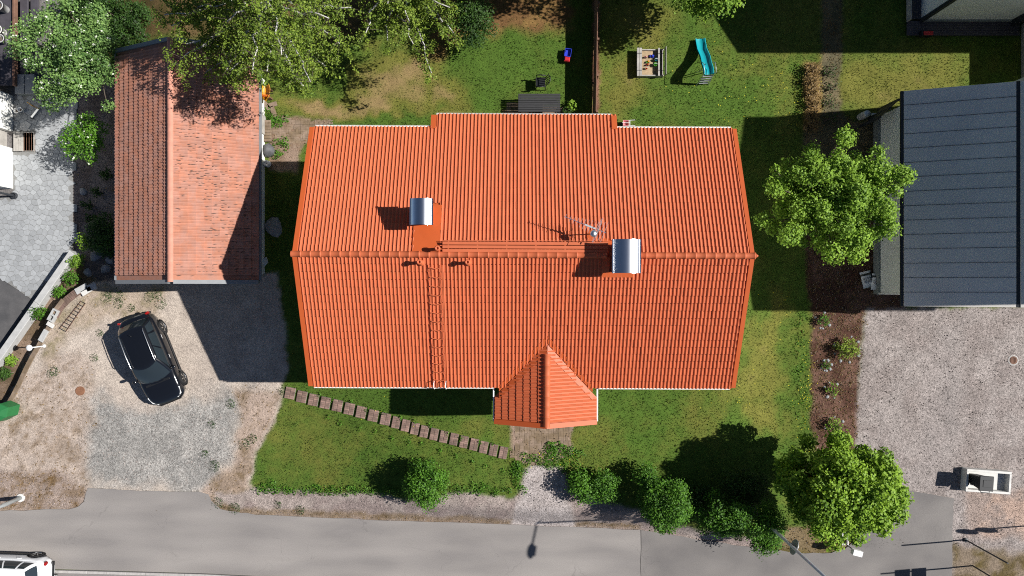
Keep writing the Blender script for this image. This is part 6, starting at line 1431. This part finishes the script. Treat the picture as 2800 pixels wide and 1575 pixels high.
# green composter at the left edge
p = Pg(24, 1122); p.z = 0; o = thing('composter', 'green plastic composter at the left edge of the drive', 'composter', p, R(12))
MB().lathe((0, 0, 0), [(.62, .0), (.56, .7), (.58, .72), (.58, .76)], 6, Matrix.Rotation(R(15), 3, 'Z') @ Matrix.Diagonal((1.0, .72, 1))).build('body', 'plastic_green', o, local=True)
MB().lathe((0, 0, .75), [(.62, 0), (.60, .05), (.30, .14), (.01, .16)], 6, Matrix.Rotation(R(15), 3, 'Z') @ Matrix.Diagonal((1.0, .72, 1))).build('lid', 'plastic_green', o, local=True)
MB().box((.05, .44, .80), (.3, .06, .06), ch=.015).build('handle', 'plastic_black', o, local=True)
# path lamp
p = P(122, 946, 0); o = thing('path_lamp', 'small white garden lamp on a post by the brick edge', 'lamp', p)
MB().tube([p, p + Vector((0, 0, .95))], .03, 8).build('post', 'white_paint', o); MB().lathe(p + Vector((0, 0, .93)), [(.03, 0), (.10, .03), (.15, .12), (.15, .15), (.10, .18), (.02, .2)], 8).build('shade', 'plastic_white', o)
MB().cyl(p, .08, 0, .03, 10).build('foot', 'white_paint', o)
# street lamps
def street_lamp(label, u, v, h, arm, m_='galv'):
    p = Pg(u, v); o = thing('street_lamp', label, 'street lamp', p, group='street lamps along the road')
    MB().tube([p, p + Vector((0, 0, 1.2)), p + Vector((0, 0, 1.25)), p + Vector((0, 0, h))], [.10, .095, .075, .05], 12).build('pole', m_, o, True)
    MB().lathe(p, [(.2, -.02), (.2, .04), (.11, .05)], 14).build('base', 'concrete_white', o)
    a = Vector(arm); t_ = p + Vector((0, 0, h)); MB().tube([t_ - a * .12, t_ + Vector((0, 0, .05)), t_ + a * .7 + Vector((0, 0, .12))], .04, 8).build('arm', m_, o, True)
    e = t_ + a * .7 + Vector((0, 0, .12)); an_ = math.atan2(a.y, a.x); mm = Matrix.Rotation(an_, 3, 'Z') @ Matrix.Diagonal((1.0, .45, .3))
    hd = MB().lathe(e + a.normalized() * .3, [(.05, -.3), (.3, -.2), (.40, 0), (.34, .2), (.1, .32)], 14, mm).build('lamp_head', m_, o, True); MB().box(e + a.normalized() * .3 - Vector((0, 0, .10)), (.5, .22, .03), an_).build('lens', 'lamp_glass', hd)
    return o, p
o, p = street_lamp('grey street lamp with round sign by the roadside shrubs', 2056, 1393, 8.6, (-.22, -1.5, 0))
disc = MB().lathe(p + Vector((.12, -.05, 4.6)), [(.02, -.012), (.32, -.012), (.32, .012), (.02, .014)], 28, Matrix.Rotation(R(68), 3, 'Z') @ Matrix.Rotation(R(90), 3, 'X')).build('round_sign', 'sign_back', o)
MB().box(p + Vector((.06, -.03, 4.6)), (.14, .04, .05)).build('sign_clamp', 'galv', o)
o, p = street_lamp('pale galvanised street lamp at the left edge of the road', 57, 1361, 8.5, (-.3, -1.4, 0), 'galv')
# mailbox
p = Pg(2304, 1481); o = thing('mailbox', 'white mailbox on a dark post beside the maple', 'mailbox', p); MB().tube([p, p + Vector((0, 0, .95)), p + Vector((.16, -.12, 1.02))], .025, 8).build('post', 'dark_metal', o)
MB().box(p + Vector((.13, -.10, 1.10)), (.42, .24, .26), R(-14), ch=.04).build('box', 'white_paint', o); MB().box(p + Vector((.13, -.10, 1.235)), (.44, .26, .02), R(-14)).build('lid', 'plastic_white', o)
q = Pg(2308, 1470); o = thing('concrete_foot', 'pale concrete frame block at the mailbox foot', 'block', q)
for dx, dy, sx_, sy_ in ((-.13, 0, .07, .66), (.13, 0, .07, .66), (0, .29, .20, .07), (0, 0, .20, .07), (0, -.29, .20, .07)): MB().box((q.x + dx, q.y + dy, q.z + .07), (sx_, sy_, .14), ch=.01).build('bar', 'concrete_white', o)
# signs, lower right corner
p = Pg(2640, 1476); o = thing('marker_pole', 'thin dark pole at the lower right verge', 'pole', p); MB().tube([p, p + Vector((0, 0, 2.85))], .035, 8).build('pole', 'dark_metal', o); MB().lathe(p, [(.1, -.02), (.1, .06), (.04, .08)], 10).build('base', 'dark_metal', o)
p = Pg(2660, 1547); o = thing('sign_post', 'board sign on a dark post in the lower right corner', 'sign', p); MB().tube([p, p + Vector((0, 0, 4.1))], .035, 8).build('post', 'dark_metal', o)
for k, (z0_, z1_) in enumerate(((2.15, 2.78), (2.86, 3.52))): MB().box(p + Vector((.04, -.45, (z0_ + z1_) / 2)), (.03, 1.15, z1_ - z0_), ch=.004).build('sign_panel', 'sign_back', o)
p = Pg(2880, 1432); o = thing('sign_post', 'twin round traffic signs standing beyond the right edge', 'sign', p); MB().tube([p, p + Vector((0, 0, 4.1))], .035, 8).build('post', 'dark_metal', o)
for z in (2.9, 3.75): MB().lathe(p + Vector((0, -.05, z)), [(.02, -.012), (.40, -.012), (.40, .012), (.02, .014)], 28, Matrix.Rotation(R(-18), 3, 'Z') @ Matrix.Rotation(R(90), 3, 'X')).build('sign_disc', 'sign_back', o)
